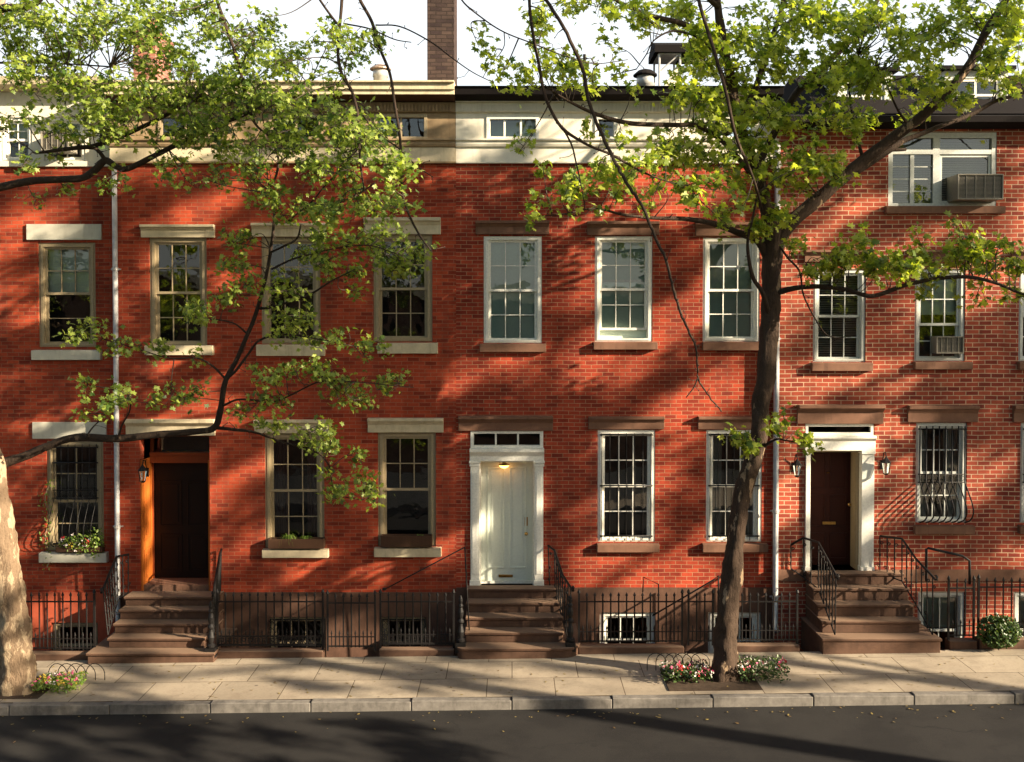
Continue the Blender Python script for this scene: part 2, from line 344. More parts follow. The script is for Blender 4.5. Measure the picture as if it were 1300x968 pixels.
# ------------------------------------------------------------------ windows
def rect(px0, px1, py0, py1, y=0.0):
    return (X(px0, y), X(px1, y), Z(py1, y), Z(py0, y))
def window(house, r, paint, y=0.0, cas=.09, cols=3, up=2, lo=2, meet=.5, set_=.03, lift=0.0, glass='glass', back=None, lintel=None, sill=None,
           lintel_m='cream', cap=True, sill_m='cream', grille=None, sash=.045, curt=None):
    x0, x1, z0, z1 = r
    f = MB(); ya = y + set_; yb = y + .15
    f.ring(x0 + .004, x1 - .004, z0 + .004, z1 - .004, cas, ya, yb, cas * .8, cas * .55)
    f.ring(x0 + cas * .45, x1 - cas * .45, z0 + cas * .3, z1 - cas * .4, cas * .42, ya - .014, ya + .003)
    X0, X1, Z0, Z1 = x0 + cas, x1 - cas, z0 + cas * .55, z1 - cas * .8
    zm = Z0 + (Z1 - Z0) * (1 - meet)
    mt = .0085
    def sashes(za, zb, y_, c, rr):
        f.ring(X0 + .003, X1 - .003, za, zb, sash, y_, y_ + .035)
        for i in range(1, c):
            xx = X0 + sash + (X1 - X0 - 2 * sash) * i / c; f.box(xx - mt, xx + mt, y_ + .004, y_ + .03, za + sash, zb - sash)
        for j in range(1, rr):
            zz = za + sash + (zb - za - 2 * sash) * j / rr
            f.box(X0 + sash, X1 - sash, y_ + .006, y_ + .028, zz - mt, zz + mt)
    yu, yl = ya + .03, ya + .072
    sashes(zm - .02, Z1, yu, cols, up)
    lc = cols if isinstance(lo, int) else lo[0]; lr = lo if isinstance(lo, int) else lo[1]
    sashes(Z0 + lift, zm + .02 + lift, yl, lc, lr)
    w = f.build('window', paint, house)
    p = MB(); p.add([(X0, yu + .018, zm), (X1, yu + .018, zm), (X1, yu + .018, Z1), (X0, yu + .018, Z1)], [(0, 1, 2, 3)]); p.build('pane', glass, w)
    p = MB(); p.add([(X0, yl + .018, Z0 + lift), (X1, yl + .018, Z0 + lift), (X1, yl + .018, zm + lift), (X0, yl + .018, zm + lift)], [(0, 1, 2, 3)]); p.build('pane', glass, w)
    yb2 = y + (.19 if back in ('shade', 'half') else .28)
    if back == 'shade':
        s = MB(); s.box(X0 - .03, X1 + .03, yb2, yb2 + .006, Z0, Z1 + .05); s.tube([(X0, yb2, Z0), (X1, yb2, Z0)], .012, 6); s.build('roller_shade', 'shade_green', w)
    elif back == 'half':
        s = MB(); zc = Z0 + (Z1 - Z0) * .52; s.box(X0 - .03, X1 + .03, yb2, yb2 + .006, zc, Z1 + .05); s.tube([(X0, yb2, zc), (X1, yb2, zc)], .012, 6); s.build('roller_shade', 'shade_green', w)
    elif back == 'blind':
        s = MB(); zz = Z1
        while zz > Z0:
            s.add([(X0 - .02, yb2, zz), (X1 + .02, yb2, zz), (X1 + .02, yb2 + .022, zz - .028), (X0 - .02, yb2 + .022, zz - .028)], [(0, 1, 2, 3)]); zz -= .042
        s.build('venetian_blind', 'slat', w)
    elif back == 'curtains' or back == 'redcurtains':
        wd = X1 - X0
        for (a, b) in ((X0 - .04, X0 + wd * .30), (X1 - wd * .30, X1 + .04)):
            s = MB(); k = 26
            top = [(a + (b - a) * i / k, yb2 + .03 * math.sin(i * 1.45), Z1 + .03) for i in range(k + 1)]
            bot = [(a + (b - a) * i / k, yb2 + .035 * math.sin(i * 1.45 + .3), Z0) for i in range(k + 1)]
            s.add(top + bot, [(i, i + 1, k + 2 + i, k + 1 + i) for i in range(k)]); s.smooth = True
            s.build('curtain', 'curtain' if back == 'curtains' else 'curtain_red', w)
    if lintel:
        a, b, c, d = lintel; l = MB()
        if cap:
            hh = d - c
            l.extr([(y + .02, c), (y - .055, c), (y - .055, c + hh * .55), (y - .07, c + hh * .62), (y - .085, c + hh * .75), (y - .125, c + hh * .8), (y - .125, d), (y + .02, d + .004)], a, b)
        else: l.box(a, b, y - .04, y + .02, c, d)
        l.build('lintel', lintel_m, w, .006)
    if sill:
        a, b, c, d = sill; l = MB()
        l.extr([(y + .10, c), (y - .11, c), (y - .115, d - .015), (y + .10, d)], a, b); l.build('sill', sill_m, w, .007)
    return w
def iron_bars(w, r, y, n=7, rails=(.05, .5, .95), belly=None, rad=.008):
    """security bars in front of a window; belly = (z where it starts, how far it swells)"""
    x0, x1, z0, z1 = r; g = MB(); g.smooth = True
    for i in range(n):
        xx = x0 + (x1 - x0) * i / (n - 1)
        if belly:
            zb, sw = belly; pts = [(xx, y, z1), (xx, y, zb)]
            for k in range(1, 11):
                t = k / 10; pts.append((xx, y - sw * math.sin(math.pi * min(1, t ** 1.5 * .93 + .02)) ** .8 if t < 1 else y - .02, zb + (z0 - zb) * t))
            g.tube(pts, rad, 6)
        else: g.tube([(xx, y, z0), (xx, y, z1)], rad, 6)
    for t in rails:
        zz = z0 + (z1 - z0) * t; g.box(x0 - .03, x1 + .03, y - .008, y + .008, zz - .012, zz + .012)
    if belly:
        zb, sw = belly
        for i in range(n - 1):
            xa = x0 + (x1 - x0) * (i + .5) / (n - 1); rr = (x1 - x0) / (n - 1) * .42
            g.tube([(xa + math.cos(a) * rr, y - .004, zb + .07 + math.sin(a) * rr) for a in [k * math.pi / 6 for k in range(13)]], .005, 5)
        g.box(x0 - .03, x1 + .03, y - .01, y + .008, zb - .012, zb + .006); g.box(x0 - .03, x1 + .03, y - .01, y + .008, zb + .135, zb + .15)
    return g.build('window_grille', 'iron', w)

def house(label, px0, px1, y, ztop, zbase, brick, holes, base_holes, base_m, loc=None, zbot=-.95, depth=9.0, x0=None, x1=None, proud=.035):
    x0 = X(px0, y) if x0 is None else x0; x1 = X(px1, y) if x1 is None else x1
    h = thing('brick_house', label, 'house', ((x0 + x1) / 2, y, 0))
    mb = MB(); holed(mb, x0, x1, zbase, ztop, holes, y, .22)
    mb.add([(x0, y, zbot), (x0, y + depth, zbot), (x0, y + depth, ztop), (x0, y, ztop)], [(0, 3, 2, 1)])
    mb.add([(x1, y, zbot), (x1, y + depth, zbot), (x1, y + depth, ztop), (x1, y, ztop)], [(0, 1, 2, 3)])
    mb.add([(x0, y + depth, zbot), (x1, y + depth, zbot), (x1, y + depth, ztop), (x0, y + depth, ztop)], [(3, 2, 1, 0)])
    mb.build('wall', brick, h)
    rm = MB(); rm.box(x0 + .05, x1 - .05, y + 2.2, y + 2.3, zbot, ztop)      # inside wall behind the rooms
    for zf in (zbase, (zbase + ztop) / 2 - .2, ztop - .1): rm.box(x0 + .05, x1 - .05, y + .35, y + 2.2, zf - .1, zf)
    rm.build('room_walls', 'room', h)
    f = MB(); holed(f, x0, x1, zbot, zbase, base_holes, y - proud, .26)
    f.add([(x0, y - proud, zbase), (x1, y - proud, zbase), (x1, y, zbase), (x0, y, zbase)], [(0, 1, 2, 3)])
    f.add([(x0, y - proud, zbot), (x0, y - proud, zbase), (x0, y, zbase), (x0, y, zbot)], [(0, 1, 2, 3)])
    f.add([(x1, y - proud, zbot), (x1, y, zbot), (x1, y, zbase), (x1, y - proud, zbase)], [(0, 1, 2, 3)])
    f.build('foundation', base_m, h)
    return h, x0, x1

# ================================================================== HOUSE 1 (far left, set back)
Y1 = .20
ZT1 = Z(212, Y1)
h1_up = rect(49, 122, 308, 441, Y1); h1_lo = rect(57, 130, 560, 700, Y1)
h1_bw = rect(62, 122, 790, 850, Y1)
H1, ax0, ax1 = house('leftmost red brick house, set back, with plain pale lintels beside the silver downpipe', None, 143, Y1, ZT1, Z(752, Y1), 'brick_rough',
                     [h1_up, h1_lo, (-10.6, -9.6, h1_up[2], h1_up[3]), (-10.6, -9.6, h1_lo[2], h1_lo[3])], [h1_bw], 'red_paint', x0=-12.6)
window(H1, h1_up, 'tan_paint', Y1, .10, 3, 2, (1, 2), .48, back='half', lintel=rect(36, 131, 285, 305, Y1), cap=False, lintel_m='pale_stone', sill=rect(43, 130, 444, 457, Y1), sill_m='pale_stone')
w = window(H1, h1_lo, 'tan_paint', Y1, .10, 2, 2, (2, 2), .55, lintel=rect(41, 135, 536, 557, Y1), cap=False, lintel_m='pale_stone', sill=rect(50, 136, 700, 713, Y1), sill_m='pale_stone')
iron_bars(w, rect(68, 122, 564, 694, Y1), Y1 - .03, 7, (.03, .82, .97), (Z(632, Y1), .28), .007)
window(H1, h1_bw, 'tan_paint', Y1, .08, 3, 1, 1)
for r_, lt, sl in (((-10.6, -9.6, h1_up[2], h1_up[3]), rect(36, 131, 285, 305, Y1), rect(43, 130, 444, 457, Y1)), ((-10.6, -9.6, h1_lo[2], h1_lo[3]), rect(41, 135, 536, 557, Y1), rect(50, 136, 700, 713, Y1))):
    window(H1, r_, 'tan_paint', Y1, .10, 3, 2, 2, lintel=(-10.75, -9.45, lt[2], lt[3]), cap=False, lintel_m='pale_stone', sill=(-10.7, -9.5, sl[2], sl[3]), sill_m='pale_stone')
# attic storey behind the leaves: white boards, casements, sloping roof
Za, Zb = ZT1, Z(118, Y1)
aw = rect(60, 112, 150, 205, Y1); aw2 = rect(5, 45, 150, 205, Y1)
m_ = MB(); holed(m_, ax0, ax1, Za, Zb, [aw, aw2], Y1 - .05, .2); m_.add([(ax0, Y1 - .05, Za), (ax1, Y1 - .05, Za), (ax1, Y1, Za), (ax0, Y1, Za)], [(3, 2, 1, 0)]); m_.build('frieze', 'frieze_white', H1)
window(H1, aw, 'white_paint', Y1 - .05, .07, 2, 2, 1, back='half'); window(H1, aw2, 'white_paint', Y1 - .05, .07, 2, 2, 1, back='half')
m_ = MB()
m_.extr([(Y1 - .05, Zb), (Y1 - .2, Zb + .02), (Y1 - .38, Zb + .06), (Y1 - .42, Zb + .2), (Y1 + .1, Zb + .24), (Y1 + .1, Zb)], ax0, ax1 - .02); m_.build('cornice', 'cream', H1, .006)
m_ = MB(); m_.box(ax0, ax1, Y1, Y1 + 9, Zb, Zb + .1); m_.build('roof', 'roof_tin', H1)

# ================================================================== HOUSE 2 (cream lintels)
ZT = Z(208)
d2 = rect(176, 265, 553, 753)
u1, u2, u3 = rect(190, 263, 302, 440), rect(332, 407, 301, 437), rect(474, 549, 298, 434)
l2, l3 = rect(335, 411, 550, 696), rect(479, 553, 549, 694)
b2a, b2b = rect(340, 413, 783, 850), rect(483, 541, 783, 850)
H2, bx0, bx1 = house('wide orange red brick house with cream lintels and a dark recessed door', 143, 579, 0, ZT, Z(752), 'brick_orange',
                     [(d2[0], d2[1], Z(752), d2[3]), u1, u2, u3, l2, l3], [b2a, b2b], 'brownstone_dark')
kw = dict(lintel_m='cream', sill_m='cream')
window(H2, u1, 'tan_paint', 0, .10, 3, 2, 2, lintel=rect(181, 274, 286, 302), sill=rect(186, 272, 438, 451), **kw)
window(H2, u2, 'tan_paint', 0, .10, 3, 2, 2, lintel=rect(321, 415, 284, 301), sill=rect(327, 413, 437, 452), **kw)
window(H2, u3, 'tan_paint', 0, .10, 3, 2, 2, lintel=rect(463, 560, 277, 298), sill=rect(480, 556, 435, 449), **kw)
window(H2, l2, 'tan_paint', 0, .10, 3, 2, 2, lintel=rect(323, 420, 533, 550), sill=rect(333, 417, 696, 707), back='redcurtains', **kw)
window(H2, l3, 'tan_paint', 0, .10, 3, 2, (1, 1), lintel=rect(467, 563, 531, 549), sill=rect(475, 560, 694, 706), **kw)
for b in (b2a, b2b):
    w = window(H2, b, 'tan_paint', 0, .07, 3, 1, 1)
    g = MB(); n_ = 9
    x0_, x1_, z0_, z1_ = b[0] + .02, b[1] - .02, b[2], b[3] - .03
    g.ring(x0_, x1_, z0_, z1_, .018, -.055, -.04)
    s_ = .13; k_ = int((x1_ - x0_ + z1_ - z0_) / s_) + 1
    for i in range(-1, k_):
        for sg in (1, -1):
            # slanted bars clipped to the frame
            pts = []
            xs_ = x0_ + i * s_ if sg == 1 else x1_ - i * s_
            a0 = max(0.0, ((x0_ - xs_) if sg == 1 else (xs_ - x1_))); a1 = min(z1_ - z0_, ((x1_ - xs_) if sg == 1 else (xs_ - x0_)))
            if a1 > a0: g.tube([(xs_ + sg * a0, -.05 - .006 * sg, z1_ - a0), (xs_ + sg * a1, -.05 - .006 * sg, z1_ - a1)], .005, 4)
    g.build('window_grille', 'iron', w)
# recessed doorway
dz0, dz1 = Z(752), d2[3]; D = .55
m_ = MB()
for sx_, xx in ((1, d2[0]), (-1, d2[1])):
    a, b = (xx + .004, xx + .035) if sx_ == 1 else (xx - .035, xx - .004)
    m_.box(a, b, .02, D, dz0, Z(585))
    fx = b if sx_ == 1 else a
    for (za, zb) in ((dz0 + .12, dz0 + .75), (dz0 + .9, Z(600))):
        p0, p1 = (fx, fx + .014) if sx_ == 1 else (fx - .014, fx)
        for (ya, yb, zc, zd) in ((.09, .12, za, zb), (.42, .45, za, zb), (.12, .42, za, za + .03), (.12, .42, zb - .03, zb), (.2, .34, za + .1, zb - .1)): m_.box(p0, p1, ya, yb, zc, zd)
m_.build('door_reveal', 'wood_orange', H2, .004)
m_ = MB(); m_.ring(d2[0] + .004, d2[1] - .004, dz0, dz1 - .02, .06, D - .03, D + .04)
m_.box(d2[0] + .04, d2[1] - .04, D - .14, D + .02, Z(592), Z(579)); m_.box(d2[0] + .04, d2[1] - .04, D - .18, D + .02, Z(582), Z(578)); m_.build('door_frame', 'wood_red', H2, .004)
m_ = MB(); m_.add([(d2[0] + .05, D + .01, Z(578)), (d2[1] - .05, D + .01, Z(578)), (d2[1] - .05, D + .01, dz1), (d2[0] + .05, D + .01, dz1)], [(0, 1, 2, 3)]); m_.build('transom_pane', 'glass', H2)
dl, dr = d2[0] + .065, d2[1] - .065
m_ = MB(); m_.box(dl, dr, D, D + .05, dz0 + .12, Z(592) - .005)
dm = (dl + dr) / 2
for (xa, xb) in ((dl + .1, dm - .05), (dm + .05, dr - .1)):
    for (za, zb) in ((dz0 + .25, dz0 + .95), (dz0 + 1.1, dz0 + 1.95)):
        m_.ring(xa, xb, za, zb, .025, D - .014, D + .001); m_.box(xa + .07, xb - .07, D - .01, D + .001, za + .07, zb - .07)
dd = m_.build('door', 'wood_dark', H2, .004)
m_ = MB(); m_.smooth = True; m_.lathe((0, 0, 0), [(.012, 0), (.012, .04), (.03, .05), (.034, .07), (.02, .09)], 12)
kn = m_.mesh('door_knob', 'brass')
o = inst('door_knob', kn, dd, (dr - .06, D, Z(650))); o.rotation_euler = (R(90), 0, 0)
m_ = MB(); m_.box(d2[0] + .01, d2[1] - .01, .06, D + .1, dz0 - .1, dz0 + .118); m_.build('threshold', 'brownstone', H2, .006)
lt = rect(160, 273, 532, 553); m_ = MB(); hh = lt[3] - lt[2]
m_.extr([(.02, lt[2]), (-.055, lt[2]), (-.055, lt[2] + hh * .55), (-.07, lt[2] + hh * .62), (-.125, lt[2] + hh * .78), (-.125, lt[3]), (.02, lt[3])], lt[0], lt[1]); m_.build('door_lintel', 'cream', H2, .006)

def entab(H, x0, x1, m, winrects, dark_top, y=0.0, back='half'):
    zt, zl0, zl1, zp, zd0, zd1 = ZT, Z(188, y), Z(178, y), Z(146, y), Z(144, y), Z(132, y)
    f = MB(); holed(f, x0, x1, zt, zd1 + .02, winrects, y - .05, .22)
    f.add([(x0, y - .05, zt), (x1, y - .05, zt), (x1, y, zt), (x0, y, zt)], [(3, 2, 1, 0)])
    f.build('frieze', m, H)
    f = MB(); f.extr([(y - .05, zl0), (y - .09, zl0 + .01), (y - .11, zl0 + .05), (y - .11, zl1 - .04), (y - .15, zl1 - .03), (y - .15, zl1), (y - .05, zl1 + .01)], x0, x1)
    f.box(x0, x1, y - .075, y - .045, zt - .004, zt + .03)
    f.build('moulding', m, H, .004)
    if not dark_top: f = MB(); f.box(x0, x1, y - .064, y - .052, zt + .031, zl0 - .003); f.build('fascia_board', 'cream', H)
    f = MB(); f.box(x0, x1, y - .10, y - .052, zd0, zd1)
    xx = x0 + .03
    while xx < x1 - .05: f.box(xx, xx + .035, y - .125, y - .101, zd0 + .015, zd1 - .02); xx += .062
    f.build('dentil_band', m, H)
    z2 = Z(131, y - .45)
    f = MB()
    if dark_top:
        zt2 = Z(109, y - .5)
        f.extr([(y - .05, zd1 + .012), (y - .14, zd1 + .014), (y - .42, zd1 + .07), (y - .46, zt2 - .02), (y - .5, zt2), (y + .3, zt2 + .06), (y + .3, zd1 + .05)], x0, x1); f.build('cornice', 'roof_tin', H, .006)
        f = MB(); f.extr([(y - .06, zd1), (y - .16, zd1 + .001), (y - .16, zd1 + .013), (y - .06, zd1 + .012)], x0, x1); f.build('cornice_trim', m, H)
    else:
        zc, zt2 = Z(118, y - .5), Z(103, y - .5)
        f.extr([(y - .05, zd1 + .02), (y - .16, zd1 + .022), (y - .30, zc - .04), (y - .44, zc - .02), (y + .3, zc - .02), (y + .3, zd1 + .02)], x0, x1); f.build('soffit', 'wood_box', H)
        f = MB(); hh = zt2 - zc
        f.extr([(y + .3, zc - .018), (y - .46, zc - .018), (y - .46, zc + hh * .25), (y - .50, zc + hh * .3), (y - .50, zc + hh * .8), (y - .56, zc + hh * .85), (y - .56, zt2), (y + .3, zt2 + .05)], x0, x1); f.build('cornice', 'frieze_white' if m == 'frieze_white' else 'cream', H, .006)
    f = MB(); f.box(x0, x1, y + .3, y + 9, Z(118, y), Z(114, y)); f.build('roof', 'roof_tin', H)
fw2 = [rect(478, 541, 147, 176, -.05), rect(345, 408, 147, 176, -.05), rect(205, 268, 147, 176, -.05)]
entab(H2, bx0, bx1, 'frieze_old', fw2, False)
def attic(H, r, paint, panes, back=None):
    x0, x1, z0, z1 = r; f = MB(); y = -.05
    f.ring(x0 - .03, x1 + .03, z0 - .03, z1 + .02, .055, y - .022, y - .002)
    f.ring(x0 + .003, x1 - .003, z0 + .003, z1 - .003, .035, y + .02, y + .07)
    for i in range(1, panes):
        xx = x0 + (x1 - x0) * i / panes; f.box(xx - .018, xx + .018, y + .025, y + .065, z0 + .03, z1 - .03)
    w = f.build('attic_window', paint, H)
    p = MB(); p.add([(x0, y + .045, z0), (x1, y + .045, z0), (x1, y + .045, z1), (x0, y + .045, z1)], [(0, 1, 2, 3)]); p.build('pane', 'glass_new', w)
    if back: s = MB(); s.box(x0, x1, .3, .31, z0, z1); s.build('roller_shade', back, w)
    return w
for r in fw2: attic(H2, r, 'tan_paint', 2)

# ================================================================== HOUSE 3 (white door)
d3 = rect(597, 690, 547, 746)
v1, v2, v3 = rect(614, 688, 300, 436), rect(755, 828, 300, 434), rect(892, 964, 302, 434)
k2, k3 = rect(759, 832, 546, 688), rect(897, 968, 546, 688)
b3a, b3b = rect(762, 833, 777, 850), rect(900, 968, 777, 850)
H3, cx0, cx1 = house('middle deep red brick house with the pale sage door and brownstone lintels', 579, 985, 0, ZT, Z(746), 'brick_deep',
                     [(d3[0], d3[1], Z(746), d3[3]), v1, v2, v3, k2, k3], [b3a, b3b], 'brownstone_dark')
kw = dict(lintel_m='brownstone', sill_m='brownstone', cas=.085, set_=.012, glass='glass_new')
window(H3, v1, 'white_paint', 0, lintel=rect(604, 697, 281, 298), sill=rect(609, 693, 436, 447), back='shade', **kw)
window(H3, v2, 'white_paint', 0, lintel=rect(745, 836, 282, 299), sill=rect(753, 834, 434, 444), back='shade', lift=.16, **kw)
window(H3, v3, 'white_paint', 0, lintel=rect(882, 972, 283, 300), sill=rect(891, 971, 434, 445), back='shade', **kw)
w = window(H3, k2, 'white_paint', 0, lintel=rect(747, 843, 529, 545), sill=rect(758, 837, 689, 700), **kw)
iron_bars(w, rect(764, 827, 550, 686), -.015, 7, (.04, .51, .985), None, .006)
w = window(H3, k3, 'white_paint', 0, lintel=rect(886, 976, 529, 545), sill=rect(892, 975, 689, 700), back='curtains', **kw)
iron_bars(w, rect(902, 963, 550, 686), -.015, 7, (.04, .51, .985), None, .006)
for b in (b3a, b3b): window(H3, b, 'white_paint', 0, .10, 3, 1, 1)
# door surround
z0 = Z(746); m_ = MB()
px_ = [rect(597, 608.5, 585, 746), rect(678.5, 690, 585, 746)]
for a, b, c, d in px_:
    m_.box(a + .004, b - .004, -.05, .12, c + .14, d)
    m_.box(a - .012, b + .012, -.075, .12, c, c + .14)
    m_.box(a - .012, b + .012, -.07, .12, d - .10, d - .06); m_.box(a - .02, b + .02, -.085, .12, d - .04, d)
    m_.box(a + .035, b - .035, -.062, -.049, c + .25, d - .2)
a, b = px_[0][0], px_[1][1]
m_.extr([(.12, Z(585)), (-.06, Z(585)), (-.06, Z(579)), (-.08, Z(577)), (-.13, Z(573)), (-.13, Z(569)), (.12, Z(569))], a - .01, b + .01)
m_.ring(a + .004, b - .004, Z(569), d3[3] - .004, .06, -.02, .1, .05, .05)
tx0, tx1 = a + .06, b - .06
for i in (1, 2): xx = tx0 + (tx1 - tx0) * i / 3; m_.box(xx - .016, xx + .016, .0, .09, Z(569) + .05, d3[3] - .054)
m_.build('door_surround', 'white_paint', H3, .004)
m_ = MB(); m_.add([(tx0, .04, Z(569)), (tx1, .04, Z(569)), (tx1, .04, d3[3]), (tx0, .04, d3[3])], [(0, 1, 2, 3)]); m_.build('transom_pane', 'glass', H3)
da, db = px_[0][1] - .004, px_[1][0] + .004
m_ = MB(); DD = .30
m_.box(da, da + .03, .121, DD, z0, Z(587)); m_.box(db - .03, db, .121, DD, z0, Z(587)); m_.box(da, db, .0, DD, Z(587), Z(585) - .003); m_.build('door_reveal', 'white_paint', H3)
m_ = MB(); m_.box(da + .03, db - .03, DD - .01, DD + .05, z0 + .05, Z(587))
for (fa, fb) in ((.12, .46), (.54, .88)):
    xa, xb = da + .03 + (db - da - .06) * fa, da + .03 + (db - da - .06) * fb
    m_.ring(xa, xb, z0 + .28, Z(596), .028, DD - .028, DD - .009); m_.box(xa + .07, xb - .07, DD - .018, DD - .009, z0 + .36, Z(601))
dd = m_.build('door', 'door_paint', H3, .005)
m_ = MB(); m_.box(da + .03, db - .03, DD - .03, DD + .05, z0, z0 + .048); m_.build('threshold', 'white_paint', H3)
m_ = MB(); q = at(642, 731, DD); m_.box(q.x - .13, q.x + .13, DD - .03, DD - .009, q.z - .022, q.z + .022); m_.box(q.x - .10, q.x + .10, DD - .045, DD - .03, q.z + .0, q.z + .016); m_.build('mail_slot', 'brass', dd)
m_ = MB(); q = at(668, 662, DD); m_.box(q.x - .03, q.x + .03, DD - .02, DD - .009, q.z - .08, q.z + .08); m_.build('lock_plate', 'brass', dd)
o = inst('door_knob', kn, dd, (q.x, DD, Z(677, DD))); o.rotation_euler = (R(90), 0, 0)
lt = rect(582, 702, 528, 547); m_ = MB(); hh = lt[3] - lt[2]
m_.extr([(.02, lt[2]), (-.055, lt[2]), (-.055, lt[2] + hh * .55), (-.08, lt[2] + hh * .62), (-.10, lt[2] + hh * .75), (-.16, lt[2] + hh * .8), (-.16, lt[3]), (.02, lt[3])], lt[0], lt[1]); m_.build('door_lintel', 'brownstone', H3, .006)
fw3 = [rect(620, 682, 149, 176, -.05), rect(757, 781, 149, 176, -.05), rect(895, 955, 149, 176, -.05)]
entab(H3, bx1 + .004, cx1, 'frieze_white', fw3, True)
attic(H3, fw3[0], 'white_paint', 3, 'shade_green'); attic(H3, fw3[1], 'white_paint', 1); attic(H3, fw3[2], 'white_paint', 3)
# chimney between houses two and three, and a pink one further left
def chimney(H, px0, px1, pyb, y, ztop, m, d=1.0):
    x0, x1 = X(px0, y), X(px1, y); c = MB(); zb = Z(pyb, y) - .6
    c.box(x0, x1, y, y + d, zb, ztop); ch = c.build('chimney', m, H)
    t = MB(); t.box(x0 - .05, x1 + .05, y - .05, y + d + .05, ztop - .25, ztop); t.lathe(((x0 + x1) / 2, y + d / 2, ztop), [(.12, -.01), (.10, .3), (.12, .32)], 12); t.build('chimney_cap', m, ch)
chimney(H2, 543, 577, 103, .4, Z(-60, .4), 'brick_dark')
chimney(H2, 172, 200, 112, 1.6, Z(38, 1.6), 'brick_pink', .9)

# ================================================================== HOUSE 4 (right)
Y4 = -.08; ZT4 = Z(164, Y4)
d4 = rect(1023, 1111, 538, 726, Y4)
t4 = rect(1126, 1263, 168, 262, Y4)
n1, n2, n3 = rect(1032, 1099, 342, 460, Y4), rect(1161, 1225, 342, 459, Y4), rect(1293, 1357, 342, 459, Y4)
o2, o3 = rect(1164, 1229, 537, 664, Y4), rect(1297, 1362, 537, 664, Y4)
b4a, b4b = rect(1168, 1228, 752, 850, Y4), rect(1290, 1350, 752, 850, Y4)
H4, ex0, ex1 = house('right hand salmon brick house with cream pointing, dormers and a dark door', 985, None, Y4, ZT4, Z(738, Y4), 'brick_pale',
                     [(d4[0], d4[1], Z(738, Y4), d4[3]), t4, n1, n2, n3, o2, o3], [b4a, b4b], 'brick_pale', x1=12.6, proud=.0)
kw = dict(lintel_m='brownstone', sill_m='brownstone', cas=.08)
def R4(*a): return rect(*a, Y4)
window(H4, n1, 'grey_paint', Y4, lintel=R4(1020, 1104, 318, 333), sill=R4(1029, 1106, 460, 471), back='blind', **kw)
window(H4, n2, 'grey_paint', Y4, lintel=R4(1150, 1234, 318, 333), sill=R4(1159, 1232, 459, 469), back='half', meet=.6, lift=.0, **kw)
window(H4, n3, 'grey_paint', Y4, lintel=R4(1282, 1366, 318, 333), sill=R4(1291, 1364, 459, 469), back='half', **kw)
w = window(H4, o2, 'grey_paint', Y4, lintel=R4(1152, 1241, 515, 536), sill=R4(1161, 1237, 666, 677), back='curtains', **kw)
iron_bars(w, R4(1168, 1225, 541, 663), Y4 - .035, 8, (.97,), (Z(612, Y4), .36), .013)
w = window(H4, o3, 'grey_paint', Y4, lintel=R4(1286, 1372, 515, 536), sill=R4(1294, 1370, 666, 677), back='curtains', **kw)
iron_bars(w, R4(1301, 1358, 541, 663), Y4 - .035, 8, (.97,), (Z(612, Y4), .36), .013)
for b in (b4a, b4b): window(H4, b, 'grey_paint', Y4, .08, 2, 1, 1, back='half')
m_ = MB(); y = Y4
m_.box(ex0, d4[0] - .02, y - .04, y + .0, Z(738, y), Z(723, y)); m_.box(d4[1] + .02, ex1, y - .04, y, Z(738, y), Z(723, y)); m_.build('water_table', 'brownstone', H4, .008)
# wide attic window: pair of casements left, fixed light right, row of transoms above
tx0, tx1, tz0, tz1 = t4; m_ = MB(); ya = Y4 + .01
m_.ring(tx0 + .004, tx1 - .004, tz0 + .004, tz1 - .004, .08, ya, ya + .14, .10, .05)
ztr = Z(193, Y4); xm = X(1188, Y4); xl = X(1157, Y4)
m_.box(tx0 + .08, tx1 - .08, ya + .002, ya + .12, ztr - .04, ztr + .04); m_.box(xm - .07, xm + .05, ya + .004, ya + .13, tz0 + .05, tz1 - .1); m_.box(xl - .035, xl + .035, ya + .02, ya + .1, tz0 + .05, ztr - .04)
for k in (1, 2, 3): zz = tz0 + .05 + (ztr - tz0 - .09) * k / 4; m_.box(tx0 + .08, xm - .07, ya + .04, ya + .07, zz - .01, zz + .01)
m_.ring(xm + .06, tx1 - .09, tz0 + .06, ztr - .05, .04, ya + .03, ya + .09)
w = m_.build('window', 'grey_paint', H4)
for (a, b, c, d) in ((tx0, xm, tz0, ztr), (xm, tx1, tz0, ztr), (tx0, tx1, ztr, tz1)):
    p = MB(); p.add([(a + .05, ya + .055, c + .02), (b - .05, ya + .055, c + .02), (b - .05, ya + .055, d - .02), (a + .05, ya + .055, d - .02)], [(0, 1, 2, 3)]); p.build('pane', 'glass_new', w)
s = MB(); zz = tz1 - .05
while zz > tz0 + .05: s.add([(tx0 + .05, .25, zz), (tx1 - .05, .25, zz), (tx1 - .05, .272, zz - .028), (tx0 + .05, .272, zz - .028)], [(0, 1, 2, 3)]); zz -= .042
s.build('venetian_blind', 'slat', w)
a, b, c, d = R4(1121, 1271, 262, 272); m_ = MB(); m_.extr([(Y4 + .1, c), (Y4 - .12, c), (Y4 - .12, d - .01), (Y4 + .1, d)], a, b); m_.build('sill', 'brownstone', w, .006)
